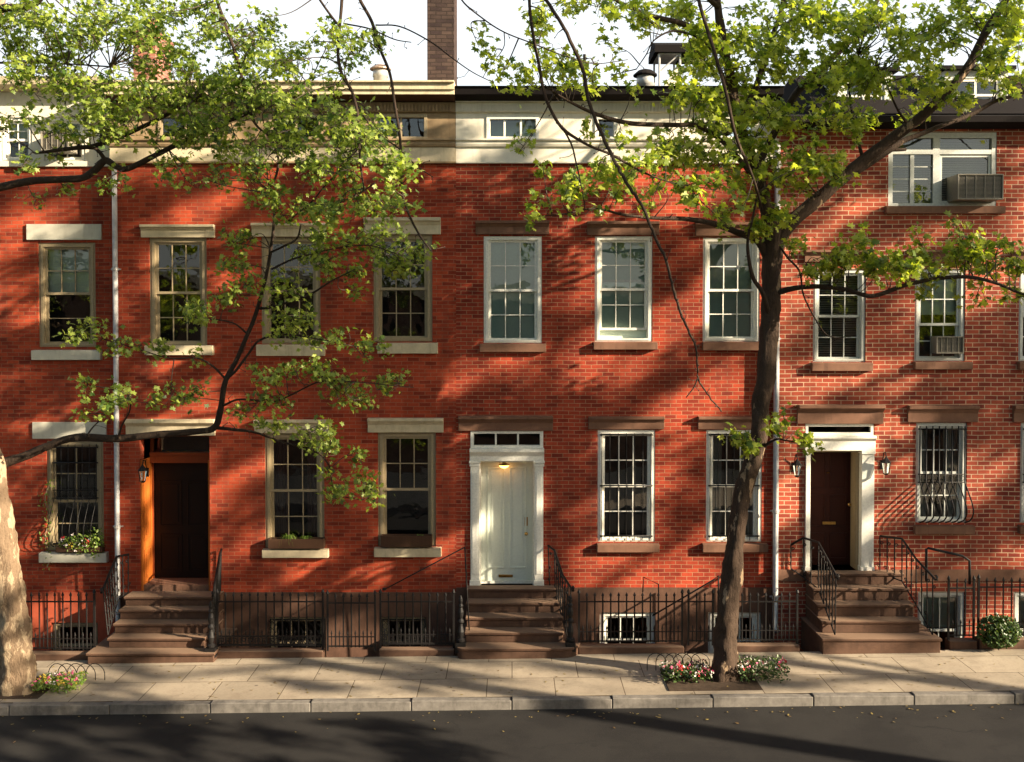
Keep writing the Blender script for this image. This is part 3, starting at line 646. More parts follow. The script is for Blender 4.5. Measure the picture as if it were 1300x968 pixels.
# door
m_ = MB(); z0 = Z(726, Y4)
for a, b in ((1023, 1029), (1094, 1110)):
    a, b = X(a, Y4), X(b, Y4); m_.box(a + .003, b, Y4 - .05, Y4 + .10, z0 + .1, Z(572, Y4)); m_.box(a - .01, b + .012, Y4 - .07, Y4 + .10, z0, z0 + .1); m_.box(a - .01, b + .012, Y4 - .075, Y4 + .1, Z(572, Y4) - .06, Z(572, Y4))
a, b = X(1023, Y4), X(1110, Y4)
m_.extr([(Y4 + .1, Z(572, Y4)), (Y4 - .06, Z(572, Y4)), (Y4 - .06, Z(560, Y4)), (Y4 - .12, Z(556, Y4)), (Y4 - .12, Z(553, Y4)), (Y4 + .1, Z(553, Y4))], a - .015, b + .015)
m_.ring(a + .004, b - .004, Z(553, Y4), d4[3] - .004, .05, Y4 + .0, Y4 + .1)
m_.build('door_surround', 'white_paint', H4, .004)
m_ = MB(); m_.add([(a + .04, Y4 + .05, Z(553, Y4)), (b - .04, Y4 + .05, Z(553, Y4)), (b - .04, Y4 + .05, d4[3]), (a + .04, Y4 + .05, d4[3])], [(0, 1, 2, 3)]); m_.build('transom_pane', 'glass', H4)
DD = .36; da, db = X(1029, Y4), X(1094, Y4)
m_ = MB(); m_.box(da, da + .03, Y4 + .101, DD, z0, Z(572, Y4)); m_.box(db - .03, db, Y4 + .101, DD, z0, Z(572, Y4)); m_.box(da, db, Y4 + .0, DD, Z(572, Y4) - .03, Z(572, Y4) - .004)
for yy in (.06, .3): m_.box(db - .045, db - .03, yy, yy + .02, z0 + .1, Z(580, Y4))
m_.build('door_reveal', 'tan_paint', H4)
m_ = MB(); m_.box(da + .03, db - .03, DD, DD + .05, z0 + .02, Z(572, Y4) - .03)
xm_ = (da + db) / 2
for (xa, xb) in ((da + .1, xm_ - .04), (xm_ + .04, db - .1)):
    for (fa, fb) in ((.06, .28), (.33, .6), (.65, .95)):
        H_ = Z(572, Y4) - z0; m_.ring(xa, xb, z0 + H_ * fa, z0 + H_ * fb, .022, DD - .014, DD + .001)
dd = m_.build('door', 'door_red', H4, .004)
m_ = MB(); q = at(1052, 664, DD); m_.box(q.x - .12, q.x + .12, DD - .03, DD - .001, q.z - .025, q.z + .025); m_.build('mail_slot', 'brass', dd)
m_ = MB(); q = at(1051, 600, DD); m_.lathe((q.x, DD - .02, q.z), [(.02, -.01), (.03, .0), (.02, .01)], 10); m_.build('door_knocker', 'brass', dd)
q = at(1077, 640, DD); o = inst('door_knob', kn, dd, (q.x, DD, q.z)); o.rotation_euler = (R(90), 0, 0)
lt = R4(1012, 1121, 514, 538); m_ = MB(); hh = lt[3] - lt[2]; y = Y4
m_.extr([(y + .02, lt[2]), (y - .055, lt[2]), (y - .055, lt[2] + hh * .6), (y - .08, lt[2] + hh * .68), (y - .16, lt[2] + hh * .84), (y - .16, lt[3]), (y + .02, lt[3])], lt[0], lt[1]); m_.build('door_lintel', 'brownstone', H4, .006)
# eave, roof slope and dormers
m_ = MB(); ze = Z(150, Y4 - .35)
m_.extr([(Y4 + .2, ZT4 - .002), (Y4 - .08, ZT4 - .002), (Y4 - .32, ze - .1), (Y4 - .40, ze - .08), (Y4 - .40, ze + .03), (Y4 + .2, ze + .18)], ex0, ex1); m_.build('eave', 'roof_tin', H4, .005)
rx0 = X(1040, .0); zr = ze + .15
m_ = MB(); m_.extr([(Y4 - .1, zr - .02), (1.9, Z(96, 1.9)), (8.5, zr - .02)], rx0, ex1); m_.build('roof', 'roof_tin', H4)
m_ = MB(); m_.box(ex0, rx0 - .01, .15, 9, ze, ze + .1); m_.build('flat_roof', 'roof_tin', H4)
def dormer(pa, pb, py0, py1, y):
    a, b = X(pa, y), X(pb, y); c, d = Z(py1, y), Z(py0, y)
    m_ = MB(); holed(m_, a, b, c - .3, d, [(a + .14, b - .14, c + .05, d - .14)], y, .12)
    m_.add([(a, y, c - .3), (a, y + 2.5, c - .3), (a, y + 2.5, d), (a, y, d)], [(0, 3, 2, 1)]); m_.add([(b, y, c - .3), (b, y + 2.5, c - .3), (b, y + 2.5, d), (b, y, d)], [(0, 1, 2, 3)])
    dm_ = m_.build('dormer', 'grey_paint', H4)
    m_ = MB(); m_.box(a - .1, b + .1, y - .12, y + 2.5, d, d + .07); m_.build('dormer_roof', 'roof_tin', dm_)
    m_ = MB(); m_.ring(a + .144, b - .144, c + .054, d - .144, .05, y + .02, y + .07); m_.box((a + b) / 2 - .02, (a + b) / 2 + .02, y + .025, y + .065, c + .1, d - .19); m_.box(a + .19, b - .19, y + .027, y + .063, (c + d) / 2 - .06, (c + d) / 2 - .02); m_.build('dormer_sash', 'white_paint', dm_)
    m_ = MB(); m_.add([(a + .15, y + .045, c + .06), (b - .15, y + .045, c + .06), (b - .15, y + .045, d - .15), (a + .15, y + .045, d - .15)], [(0, 1, 2, 3)]); m_.build('dormer_pane', 'glass_new', dm_)
dormer(1196, 1276, 90, 146, .5); dormer(1060, 1130, 92, 146, .5)
m_ = MB(); a = X(1280, .6); m_.box(a, a + .35, .9, 1.5, ze, Z(98, .9)); m_.build('chimney', 'brick_dark', H4)
# basement sill, crack, meter
# drainpipes are parts of the houses they drain
def pipe(H, px, y, ztop, zbot, r=.046):
    x = X(px, y); m_ = MB(); m_.smooth = True; m_.tube([(x, y, ztop), (x, y, zbot + .06), (x, y - .10, zbot)], r, 12); p = m_.build('drainpipe', 'galv', H)
    z = zbot + .6
    while z < ztop: 
        m_ = MB(); m_.lathe((x, y, z), [(r + .008, -.03), (r + .012, -.025), (r + .012, .025), (r + .008, .03)], 12); m_.box(x - .09, x + .09, y + .03, y + .05, z - .012, z + .012); m_.build('pipe_strap', 'galv', p); z += 1.55
pipe(H2, 147, -.08, Z(212), -.2); pipe(H4, 986, -.18, ZT4 - .3, .1, .05)

# ================================================================== wall lanterns, lamps
def lantern(px, py, y, label, dep=.2):
    q = at(px, py, y - dep); t = thing('wall_lantern', label, 'lantern', (q.x, y, q.z), 'wall lanterns by the doors')
    m_ = MB(); m_.smooth = True; m_.tube([(q.x, y - .01, q.z + .02), (q.x, y - dep * .4, q.z + .22), (q.x, y - dep * .8, q.z + .24), (q.x, y - dep, q.z + .17)], .009, 8)
    m_.build('bracket', 'iron', t); m_ = MB(); m_.box(q.x - .035, q.x + .035, y - .02, y - .001, q.z - .08, q.z + .08); m_.build('back_plate', 'iron', t)
    m_ = MB(); m_.lathe((q.x, y - dep, q.z), [(.02, -.16), (.05, -.14), (.052, -.13), (.03, -.128)], 6); m_.lathe((q.x, y - dep, q.z), [(.09, .06), (.085, .075), (.03, .14), (.012, .17)], 6)
    for k in range(6): a = k * math.pi / 3; m_.tube([(q.x + .048 * math.cos(a), y - dep + .048 * math.sin(a), q.z - .13), (q.x + .078 * math.cos(a), y - dep + .078 * math.sin(a), q.z + .06)], .005, 4)
    m_.build('cage', 'iron', t); m_ = MB(); m_.lathe((q.x, y - dep, q.z), [(.042, -.125), (.07, .055)], 6); m_.build('lamp_glass', 'glass', t)
lantern(181, 602, 0, 'dark hexagonal lantern at the left edge of the recessed wooden doorway', .22)
lantern(1012, 595, Y4, 'small wall lantern left of the dark oxblood door, by the drainpipe')
lantern(1125, 592, Y4, 'small wall lantern right of the dark oxblood door')
q = at(640, 590, .12); t = thing('porch_lamp', 'small lit amber dome lamp over the pale sage door', 'lamp', (q.x, .12, q.z))
m_ = MB(); m_.smooth = True; m_.lathe((q.x, .14, q.z), [(.001, -.075), (.05, -.062), (.085, -.03), (.09, -.01)], 14); m_.build('lamp_shade', 'lit', t)
m_ = MB(); m_.lathe((q.x, .14, q.z), [(.10, -.012), (.10, .005), (.05, .02)], 14); m_.box(q.x - .03, q.x + .03, .12, .16, q.z + .015, q.z + .05); m_.build('lamp_base', 'brass', t)

# ================================================================== air conditioners, window boxes
def aircon(r, y, dep, label):
    x0, x1, z0, z1 = r; t = thing('air_conditioner', label, 'air conditioner', ((x0 + x1) / 2, y, z0), 'window air conditioners')
    m_ = MB(); m_.ring(x0, x1, z0, z1, .025, y - dep, y - dep + .05); m_.box(x0 + .004, x1 - .004, y - dep + .05, y + .1, z0 + .004, z1 - .004); m_.build('casing', 'ac', t, .006)
    m_ = MB(); zz = z0 + .035
    while zz < z1 - .035: m_.box(x0 + .03, x1 - .03, y - dep + .02, y - dep + .03, zz, zz + .008); zz += .022
    for i in range(1, 5): xx = x0 + (x1 - x0) * i / 5; m_.box(xx - .006, xx + .006, y - dep + .01, y - dep + .02, z0 + .03, z1 - .03)
    m_.build('louvre', 'ac', t); m_ = MB(); m_.box(x0 + .026, x1 - .026, y - dep + .035, y - dep + .048, z0 + .026, z1 - .026); m_.build('backing', 'ac_dark', t)
aircon(R4(1202, 1259, 225, 257), Y4, .38, 'large dark air conditioner jutting from the wide attic window at right')
aircon(R4(1184, 1219, 427, 449), Y4, .16, 'small air conditioner low in the sash window below the jutting one')
aircon(rect(66, 100, 172, 196, Y1), Y1 - .05, .32, 'air conditioner in the attic window behind leaves at top left')
def winbox(r, y, label):
    x0, x1, z0, z1 = r; t = thing('window_box', label, 'planter', ((x0 + x1) / 2, y, z0), 'wooden window boxes')
    m_ = MB(); m_.ring(x0, x1, z0, z1, .02, y - .03, y - .0, .02, .02)
    m_ = MB(); m_.box(x0, x1, y - .02, y, z0, z1); m_.box(x0, x1, y + .14, y + .16, z0, z1); m_.box(x0, x0 + .02, y, y + .14, z0, z1); m_.box(x1 - .02, x1, y, y + .14, z0, z1); m_.box(x0 + .02, x1 - .02, y, y + .14, z0, z0 + .02); m_.build('planter_box', 'wood_box', t, .003)
    m_ = MB(); m_.box(x0 + .02, x1 - .02, y, y + .14, z0 + .02, z1 - .03); m_.build('soil', 'soil', t)
    return t
winbox(rect(340, 411, 684, 696, -.1), -.14, 'dark wooden window box with spidery grass plants under the left lower window')
winbox(rect(483, 548, 680, 694, -.1), -.14, 'nearly bare dark wooden window box under the window left of the sage door')
def blades(name, label, c, n, ln, m, cat='plant', w=.006, wide=.05):
    m_ = MB()
    for i in range(n):
        a = random.uniform(0, 2 * math.pi); l_ = ln * random.uniform(.5, 1); cx_ = c[0] + random.uniform(-wide, wide); cy_ = c[1] + random.uniform(-.03, .03)
        pts = []
        for k in range(6):
            t = k / 5; pts.append(Vector((cx_ + math.cos(a) * l_ * t * .55, cy_ + math.sin(a) * l_ * t * .35, c[2] + l_ * (t * .9 - t * t * random.uniform(.9, 1.35)))))
        side = Vector((-math.sin(a), math.cos(a), .2)) * w
        vs = []
        for k, p in enumerate(pts): s_ = side * (1 - k / 5.5); vs += [p - s_, p + s_]
        m_.add(vs, [(2 * k, 2 * k + 1, 2 * k + 3, 2 * k + 2) for k in range(5)])
    return tag(m_.build(name, m), label, cat)
q = at(366, 684, -.06); blades('spider_plant', 'drooping spider plant left in the window box with two plants', q, 70, .42, 'leaf_light')
q = at(388, 684, -.06); blades('spider_plant', 'smaller spider plant right in the window box with two plants', q, 40, .28, 'leaf_light')
q = at(533, 680, -.06); blades('seedling', 'tiny green seedling in the nearly bare window box', q, 12, .12, 'leaf_light')

# ================================================================== roof furniture
def rvent(px, py_top, py_bot, y, r, label, capm, bodym, name='roof_vent', wide=1.5, grp=None):
    q = at(px, py_bot, y); zt = Z(py_top, y); h = zt - q.z; t = thing(name, label, 'roof vent', tuple(q), grp)
    m_ = MB(); m_.smooth = True; m_.lathe(q, [(r, -.5), (r, h * .25), (r * 1.12, h * .27), (r * 1.05, h * .7)], 16); m_.build('vent_body', bodym, t)
    m_ = MB(); m_.lathe(q, [(r * wide, h * .68), (r * wide, h * .74), (r * .9, h * .92), (r * .2, h)], 16); m_.build('vent_cap', capm, t)
rvent(483, 82, 104, .3, .13, 'squat rusty drum vent on the roof left of the tall dark chimney', 'copper', 'galv')
rvent(819, 88, 116, .8, .15, 'grey roof vent with a dark mushroom cap near the metal frame', 'roof_tin', 'galv')
m_ = MB(); q = at(742, 112, .6); m_.tube([q - Vector((0, 0, .3)), q + Vector((0, 0, .62))], .03, 10); tag(m_.build('vent_pipe', 'iron'), 'thin black vent pipe standing alone on the middle roof', 'vent pipe')
y = 1.0; t = thing('roof_hood', 'metal framed hood with a pale slanted side on the middle roof', 'roof hood', tuple(at(850, 116, y)))
a, b = X(836, y), X(862, y); zb, zt = Z(118, y) - .3, Z(68, y)
m_ = MB()
for xx in (a, b):
    for yy in (y, y + .7): m_.tube([(xx, yy, zb), (xx, yy, zt)], .022, 6)
m_.box(a - .02, b + .02, y - .02, y + .72, zt - .02, zt + .02); m_.tube([(a, y, zt - .35), (b, y, zt)], .015, 6); m_.build('frame', 'galv', t)
m_ = MB(); m_.extr([(y - .1, zt), (y + .8, zt), (y + .8, zt + .12), (y + .35, zt + .3), (y - .1, zt + .14)], a - .1, X(900, y)); m_.build('hood', 'roof_tin', t)
m_ = MB(); x2 = X(862, y); m_.add([(x2 - .55, y + .2, zb), (x2 + .02, y + .2, zb), (x2 + .02, y + .2, zt - .1), (x2 - .55, y + .24, zb), (x2 + .02, y + .24, zb), (x2 + .02, y + .24, zt - .1)], [(0, 1, 2), (5, 4, 3), (0, 3, 4, 1), (1, 4, 5, 2), (2, 5, 3, 0)]); m_.build('side_panel', 'frieze_white', t)

# ================================================================== stoops
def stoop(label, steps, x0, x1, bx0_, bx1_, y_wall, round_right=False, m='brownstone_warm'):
    """steps = [(z_top, y_front)] from the pavement up"""
    t = thing('stoop', label, 'front steps', ((x0 + x1) / 2, steps[0][1], 0), 'front stoops'); zp = -.25
    for i, (zt, yf) in enumerate(steps):
        a, b = (bx0_, bx1_) if i == 0 else (x0, x1)
        m_ = MB(); body = zt - .045
        if i == 0 and round_right:
            def outline(e, z):
                pts = [(a - e, y_wall), (a - e, yf + .12)] + [(a + .12 - (.12 + e) * math.cos(k * math.pi / 12), yf + .12 - (.12 + e) * math.sin(k * math.pi / 12)) for k in range(1, 7)]
                pts += [(b - .3 + (.3 + e) * math.sin(k * math.pi / 20), yf + .3 - (.3 + e) * math.cos(k * math.pi / 20)) for k in range(0, 11)] + [(b + e, y_wall)]
                return pts
            for e, za, zb in ((0, zp, body), (.025, body, zt)):
                p = outline(e, 0); n = len(p)
                m_.add([(u, v, za) for u, v in p] + [(u, v, zb) for u, v in p], [(k, (k + 1) % n, n + (k + 1) % n, n + k) for k in range(n)] + [tuple(range(n - 1, -1, -1)), tuple(range(n, 2 * n))])
        else:
            m_.box(a, b, yf, y_wall, zp, body); m_.box(a - .02, b + .02, yf - .03, y_wall, body, zt)
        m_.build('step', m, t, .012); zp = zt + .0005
    s = MB(); s.box(x0 + .01, x1 - .01, steps[1][1] + .05, y_wall, -.95, -.26); s.build('base', 'brownstone', t)
    return t
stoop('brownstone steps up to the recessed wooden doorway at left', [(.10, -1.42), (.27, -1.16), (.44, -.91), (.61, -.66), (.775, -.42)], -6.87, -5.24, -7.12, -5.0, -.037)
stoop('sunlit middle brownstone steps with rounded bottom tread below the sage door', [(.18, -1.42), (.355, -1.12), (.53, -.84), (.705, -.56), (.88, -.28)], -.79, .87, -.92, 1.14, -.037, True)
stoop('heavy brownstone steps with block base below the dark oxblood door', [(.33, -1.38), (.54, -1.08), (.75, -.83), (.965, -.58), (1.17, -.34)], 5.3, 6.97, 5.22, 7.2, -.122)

# ================================================================== iron fences
def picket_mesh(h, r=.0135):
    m_ = MB(); m_.tube([(0, 0, 0), (0, 0, h)], r, 6); m_.lathe((0, 0, h), [(r, 0), (r * 1.9, .012), (r * 1.5, .03), (r * .2, .075)], 6); return m_.mesh('picket', 'iron')
PK = picket_mesh(.90); PS = picket_mesh(.22, .009)
def turned(h):
    m_ = MB(); m_.smooth = True
    m_.lathe((0, 0, 0), [(.03, .16), (.07, .18), (.075, .22), (.04, .25), (.05, .30), (.06, .36), (.035, .46), (.03, .50), (.055, .53), (.055, .56), (.03, .60), (.045, .66), (.05, .72), (.03, .80), (.045, .83), (.025, .87), (.035, .92), (.03, .96), (.008, 1.02)], 14)
    b = MB(); b.box(-.085, .085, -.085, .085, 0, .17); m_.v, m_.f = m_.v, m_.f; n = len(m_.v); m_.v += b.v; m_.f += [tuple(i + n for i in f) for f in b.f]
    for i, v in enumerate(m_.v): m_.v[i] = (v[0], v[1], v[2] * h / 1.02)
    m_.smooth = False
    return m_.mesh('newel_post', 'iron')
NEWEL = turned(.95)
def greek(x0, x1, y, z0, h):
    m_ = MB(); th = .014; x = x0; m_.box(x0, x1, y - .006, y + .006, z0, z0 + th); m_.box(x0, x1, y - .006, y + .006, z0 + h - th, z0 + h)
    u = h - 4 * th; z = z0 + 2 * th
    while x + u + .03 < x1:
        for (a, b, c, d) in ((0, th, 0, u), (th, u, u - th, u), (u - th, u, .25 * u, u - th), (.35 * u, u - th, .25 * u, .25 * u + th), (.35 * u, .35 * u + th, .25 * u + th, .62 * u)):
            m_.box(x + a, x + b, y - .005, y + .005, z + c, z + d)
        x += u + .035
    return m_
def fence(label, xa, xb, y=-1.12, ztop=1.05, key=True, posts=True, kerb=True, name='iron_fence', step=.138, kz=.10, cat='fence', low=True):
    t = thing(name, label, cat, ((xa + xb) / 2, y, ground((xa + xb) / 2)), 'iron railings along the areaways')
    g0 = ground(xa); g1 = ground(xb); zb = max(g0, g1) + kz + .05; hh = ztop - .075 - zb
    if kerb:
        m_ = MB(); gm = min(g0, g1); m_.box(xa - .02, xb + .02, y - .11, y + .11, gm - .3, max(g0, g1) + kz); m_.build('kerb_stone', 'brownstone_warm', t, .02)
    n = max(2, int(round((xb - xa) / step)))
    for i in range(n + 1):
        x = xa + (xb - xa) * i / n
        if posts and i in (0, n):
            m_ = MB(); m_.box(x - .016, x + .016, y - .016, y + .016, zb - .06, ztop - .03); m_.lathe((x, y, ztop - .03), [(.016, 0), (.03, .02), (.02, .05), (.004, .08)], 8); m_.build('post', 'iron', t)
        else: inst('picket', PK, t, (x, y, zb), 0, (1, 1, hh / .90))
        if low and i < n: inst('short_picket', PS, t, (x + (xb - xa) / n / 2, y, zb))
    for z, hgt in ((ztop - .17, .022), (zb + .02, .02), (zb + .18, .014)):
        m_ = MB(); m_.box(xa, xb, y - .011, y + .011, z - hgt / 2, z + hgt / 2); m_.build('rail', 'iron', t)
    if key: greek(xa + .02, xb - .02, y, zb + .03, .145).build('key_pattern_panel', 'iron', t)
    return t
yF = -1.12
def XF(px): return X(px, yF, 790)
fence('black iron fence in front of the set back house at far left', XF(-40), XF(120), key=False)
fence('black iron fence with key pattern right of the left stoop', XF(276), XF(410))
g_ = fence('plain black iron gate between two key pattern fence sections', XF(417), XF(477), y=-1.2, key=False, kerb=False, name='iron_gate', cat='gate')
fence('short black iron fence with key pattern beside the left turned newel', XF(483), XF(576))
fence('black iron fence right of the rounded middle steps before a white basement window', XF(735), XF(866), key=False)
fence('black iron gate and railing partly behind the plane tree trunk', XF(874), XF(905), key=False, kerb=False, name='iron_gate', cat='gate')
fence('black iron fence between the plane tree trunk and the drainpipe', XF(912), XF(1012), key=False)
fence('tall black iron fence right of the block base steps', XF(1204), XF(1236), ztop=1.28, key=False, kz=.14)
fence('tall black iron fence behind the small shrub at right edge', XF(1242), XF(1420), ztop=1.30, key=False, kz=.14)

def scroll(mb, c, r, turns=1.4, yaxis=(0, 1, 0), rad=.006, flip=1):
    pts = []; ya = Vector(yaxis)
    for k in range(19):
        a = k / 18 * turns * 2 * math.pi; rr = r * (1 - .8 * k / 18); pts.append(Vector(c) + ya * (math.cos(a) * rr * flip) + Vector((0, 0, math.sin(a) * rr)))
    mb.tube(pts, rad, 5)
def stair_rail(label, tops, bots, newel=None, per=.13, rad=.016, scrolls=True, flat_panel=None):
    """tops / bots: matching 3D polylines of the handrail and the bottom rail"""
    t = thing('stair_railing', label, 'railing', tuple(tops[-1][:2]) + (ground(tops[-1][0]),), 'stoop railings')
    tops = [Vector(p) for p in tops]; bots = [Vector(p) for p in bots]
    m_ = MB(); m_.smooth = True
    end = tops[-1]; d = (tops[-1] - tops[-2]).normalized(); hp = list(tops) + [end + d * .07 + Vector((0, 0, -.01)), end + d * .12 + Vector((0, 0, .02)), end + d * .13 + Vector((0, 0, .06)), end + d * .09 + Vector((0, 0, .075))]
    m_.tube(hp, rad * 1.3, 8); m_.build('handrail', 'iron', t)
    m_ = MB(); m_.tube(bots, rad * .8, 6); m_.build('bottom_rail', 'iron', t)
    k = 0
    for i in range(len(tops) - 1):
        L = max((tops[i + 1] - tops[i]).length, .01); n = max(1, int(L / per))
        for j in range(n + (i == len(tops) - 2)):
            u = j / n; a = tops[i].lerp(tops[i + 1], u); b = bots[i].lerp(bots[i + 1], u)
            m_ = MB(); m_.tube([b, a], .012, 5)
            if scrolls:
                dr = (tops[i + 1] - tops[i]); dr.z = 0; dr = dr.normalized() if dr.length > .01 else Vector((0, -1, 0))
                hgt = (a - b).z
                scroll(m_, b + Vector((0, 0, hgt * .82)) + dr * .03, .035, 1.2, dr, .008); scroll(m_, b + Vector((0, 0, hgt * .2)) - dr * .03, .035, 1.2, dr, .008, -1)
                m_.lathe(b + Vector((0, 0, hgt * .5)), [(.008, -.03), (.018, -.01), (.018, .01), (.008, .03)], 6)
            m_.build('baluster', 'iron', t); k += 1
    if newel:
        inst('newel_post', NEWEL, t, newel)
    return t
def P3(px, py, y): q = at(px, py, y); return (q.x, q.y, q.z)
# left stoop
stair_rail('ornate iron railing on the left side of the left stoop', [P3(163, 704, -.1), P3(148, 707, -.4), P3(131, 748, -1.15)], [P3(163, 752, -.1), P3(150, 762, -.4), P3(137, 806, -1.15)], None)
stair_rail('iron railing with turned newel on the right side of the left stoop', [P3(281, 698, -.06), P3(279, 704, -.35), P3(271, 752, -1.15)], [P3(280, 752, -.06), P3(278, 762, -.35), P3(271, 812, -1.15)], P3(268, 834, -1.3))
# middle stoop
stair_rail('ornate iron railing with turned newel right of the sage door', [P3(696, 693, -.06), P3(704, 699, -.25), P3(714, 730, -.75), P3(725, 747, -1.2)], [P3(698, 748, -.06), P3(705, 756, -.25), P3(714, 785, -.75), P3(721, 812, -1.2)], P3(724, 826, -1.28))
# basement stair rails
t = thing('newel_rail', 'turned iron newel with thin sloping basement rail left of the sage door', 'railing', P3(585, 838, -1.28))
inst('newel_post', NEWEL, t, P3(585, 827, -1.28))
m_ = MB(); m_.smooth = True; m_.tube([P3(596, 806, -1.0), P3(590, 695, -1.0)], .012, 8); m_.tube([P3(590, 695, -1.0), P3(489, 748, -.95)], .011, 8); m_.lathe(P3(488, 748, -.95), [(.03, -.02), (.04, 0), (.03, .02)], 8); m_.build('rail', 'iron', t)
m_ = MB(); m_.smooth = True; m_.tube([P3(1176, 738, -1.0), P3(1176, 697, -1.0), P3(1178, 696, -1.0), P3(1222, 706, -1.05), P3(1231, 712, -1.05), P3(1231, 742, -1.05)], .022, 8); tag(m_.build('pipe_handrail', 'iron'), 'thick bent black pipe handrail beside the block base steps', 'handrail')
m_ = MB(); m_.smooth = True; m_.tube([P3(816, 752, -.7), P3(817, 733, -.7), P3(836, 742, -.7), P3(836, 775, -.7)], .012, 8); tag(m_.build('pipe_handrail', 'iron'), 'short thin black handrail over the middle basement window', 'handrail')
m_ = MB(); m_.smooth = True; m_.tube([P3(828, 782, -.5), P3(905, 737, -.5), P3(912, 731, -.5), P3(912, 760, -.5)], .014, 8); tag(m_.build('pipe_handrail', 'iron'), 'sloping black basement handrail just left of the plane tree trunk', 'handrail')
# right stoop
stair_rail('low iron railing with scrolls on the left side of the block base steps', [P3(1004, 692, -.14), P3(1020, 683, -.2), P3(1039, 689, -.55), P3(1061, 730, -1.28)], [P3(1004, 722, -.14), P3(1020, 733, -.2), P3(1039, 748, -.55), P3(1060, 806, -1.28)], None)
stair_rail('iron railing with scroll panel on the right side of the block base steps', [P3(1117, 681, -.14), P3(1145, 684, -.45), P3(1163, 710, -.85), P3(1184, 732, -1.25)], [P3(1117, 728, -.14), P3(1145, 738, -.45), P3(1163, 768, -.85), P3(1184, 806, -1.25)], None)

# ================================================================== ground
YC = -3.27   # kerb line, street side
def sheet(x0, x1, y0, y1, dz, nx=40):
    m_ = MB(); vs = []; fs = []
    for i in range(nx + 1):
        x = x0 + (x1 - x0) * i / nx; z = ground(max(-14, min(14, x))) + dz; vs += [(x, y0, z), (x, y1, z)]
    for i in range(nx): fs.append((2 * i, 2 * i + 2, 2 * i + 3, 2 * i + 1))
    return m_.add(vs, fs)
m_ = sheet(-40, 40, YC + .15, -1.24, 0)
# round the stoops the paving runs on to their foot
struct('sidewalk', m_, 'paving')
m_ = MB(); m_.box(-40, 40, -1.235, -1.17, -1.2, -.17); struct('areaway_wall', m_, 'brownstone_dark')
m_ = MB(); m_.box(-40, 40, -1.165, 1.0, -1.2, -.955); struct('areaway_floor', m_, 'kerb')
m_ = MB()
x = -30.0
while x < 30:
    z = ground(max(-14, min(14, x + .75))); m_.box(x, x + 1.49, YC, YC + .15, z - .35, z + .004); x += 1.5
struct('kerb', m_, 'kerb', .012)
m_ = sheet(-40, 40, -12.0, YC + .01, -.14); struct('road', m_, 'asphalt')
m_ = sheet(-40, 40, -20.0, -12.15, 0); struct('far_sidewalk', m_, 'paving')
m_ = MB(); m_.box(-40, 40, -12.15, -12.0, -.6, .05); struct('far_kerb', m_, 'kerb', .012)
m_ = MB(); m_.add([(-1500, -1500, -1.25), (1500, -1500, -1.25), (1500, 1500, -1.25), (-1500, 1500, -1.25)], [(0, 1, 2, 3)]); struct('ground', m_, 'asphalt')

# ================================================================== foliage
def leaf_template():
    p = [(90, 1), (70, .52), (42, .95), (14, .50), (-10, .80), (-48, .42), (-90, .14), (-132, .42), (-170, .80), (166, .50), (138, .95), (110, .52)]
    v = [(0, 0, .0)] + [(math.cos(R(a)) * r * .5, math.sin(R(a)) * r * .5 + .05, -.10 * (r ** 2) * abs(math.cos(R(a)))) for a, r in p]
    n = len(p); f = [(0, 1 + i, 1 + (i + 1) % n) for i in range(n)]
    return np.array(v), np.array(f)
LV, LF = leaf_template()
def oval_template():
    p = [(90, 1), (50, .62), (0, .42), (-50, .62), (-90, .9), (-130, .62), (180, .42), (130, .62)]
    v = [(0, 0, 0)] + [(math.cos(R(a)) * r * .5, math.sin(R(a)) * r * .5, -.06 * abs(math.cos(R(a)))) for a, r in p]
    n = len(p); return np.array(v), np.array([(0, 1 + i, 1 + (i + 1) % n) for i in range(n)])
OV, OF = oval_template()
def leaves_object(name, pts, size, m, parent, up=.75, tmpl=None, svar=.3):
    V, Fc = tmpl or (LV, LF); n = len(pts); pts = np.array(pts, float)
    nrm = rng.normal(size=(n, 3)); nrm /= np.linalg.norm(nrm, axis=1)[:, None]; nrm[:, 2] = np.abs(nrm[:, 2]) * .6 + up; nrm[:, 1] -= .25; nrm[:, 0] += .2
    nrm /= np.linalg.norm(nrm, axis=1)[:, None]
    t = rng.normal(size=(n, 3)); t -= (t * nrm).sum(1)[:, None] * nrm; t /= np.linalg.norm(t, axis=1)[:, None]; b = np.cross(nrm, t)
    s = size * (1 + svar * rng.uniform(-1, 1, n)) * np.where(rng.random(n) < .15, .6, 1)
    co = pts[:, None, :] + s[:, None, None] * (V[None, :, 0, None] * t[:, None, :] + V[None, :, 1, None] * b[:, None, :] + V[None, :, 2, None] * nrm[:, None, :])
    co = co.reshape(-1, 3); off = OFF.get(parent.name, (0, 0, 0)) if parent else (0, 0, 0); co = co - np.array(off)
    fc = (Fc[None] + (np.arange(n) * len(V))[:, None, None]).reshape(-1, 3)
    me = bpy.data.meshes.new(name); me.vertices.add(len(co)); me.vertices.foreach_set('co', co.ravel())
    me.loops.add(len(fc) * 3); me.loops.foreach_set('vertex_index', fc.ravel()); me.polygons.add(len(fc))
    me.polygons.foreach_set('loop_start', np.arange(len(fc)) * 3); me.polygons.foreach_set('loop_total', np.full(len(fc), 3)); me.update()
    me.materials.append(M[m]); o = bpy.data.objects.new(name, me); COL.objects.link(o)
    if parent: o.parent = parent
    OFF[o.name] = off; return o
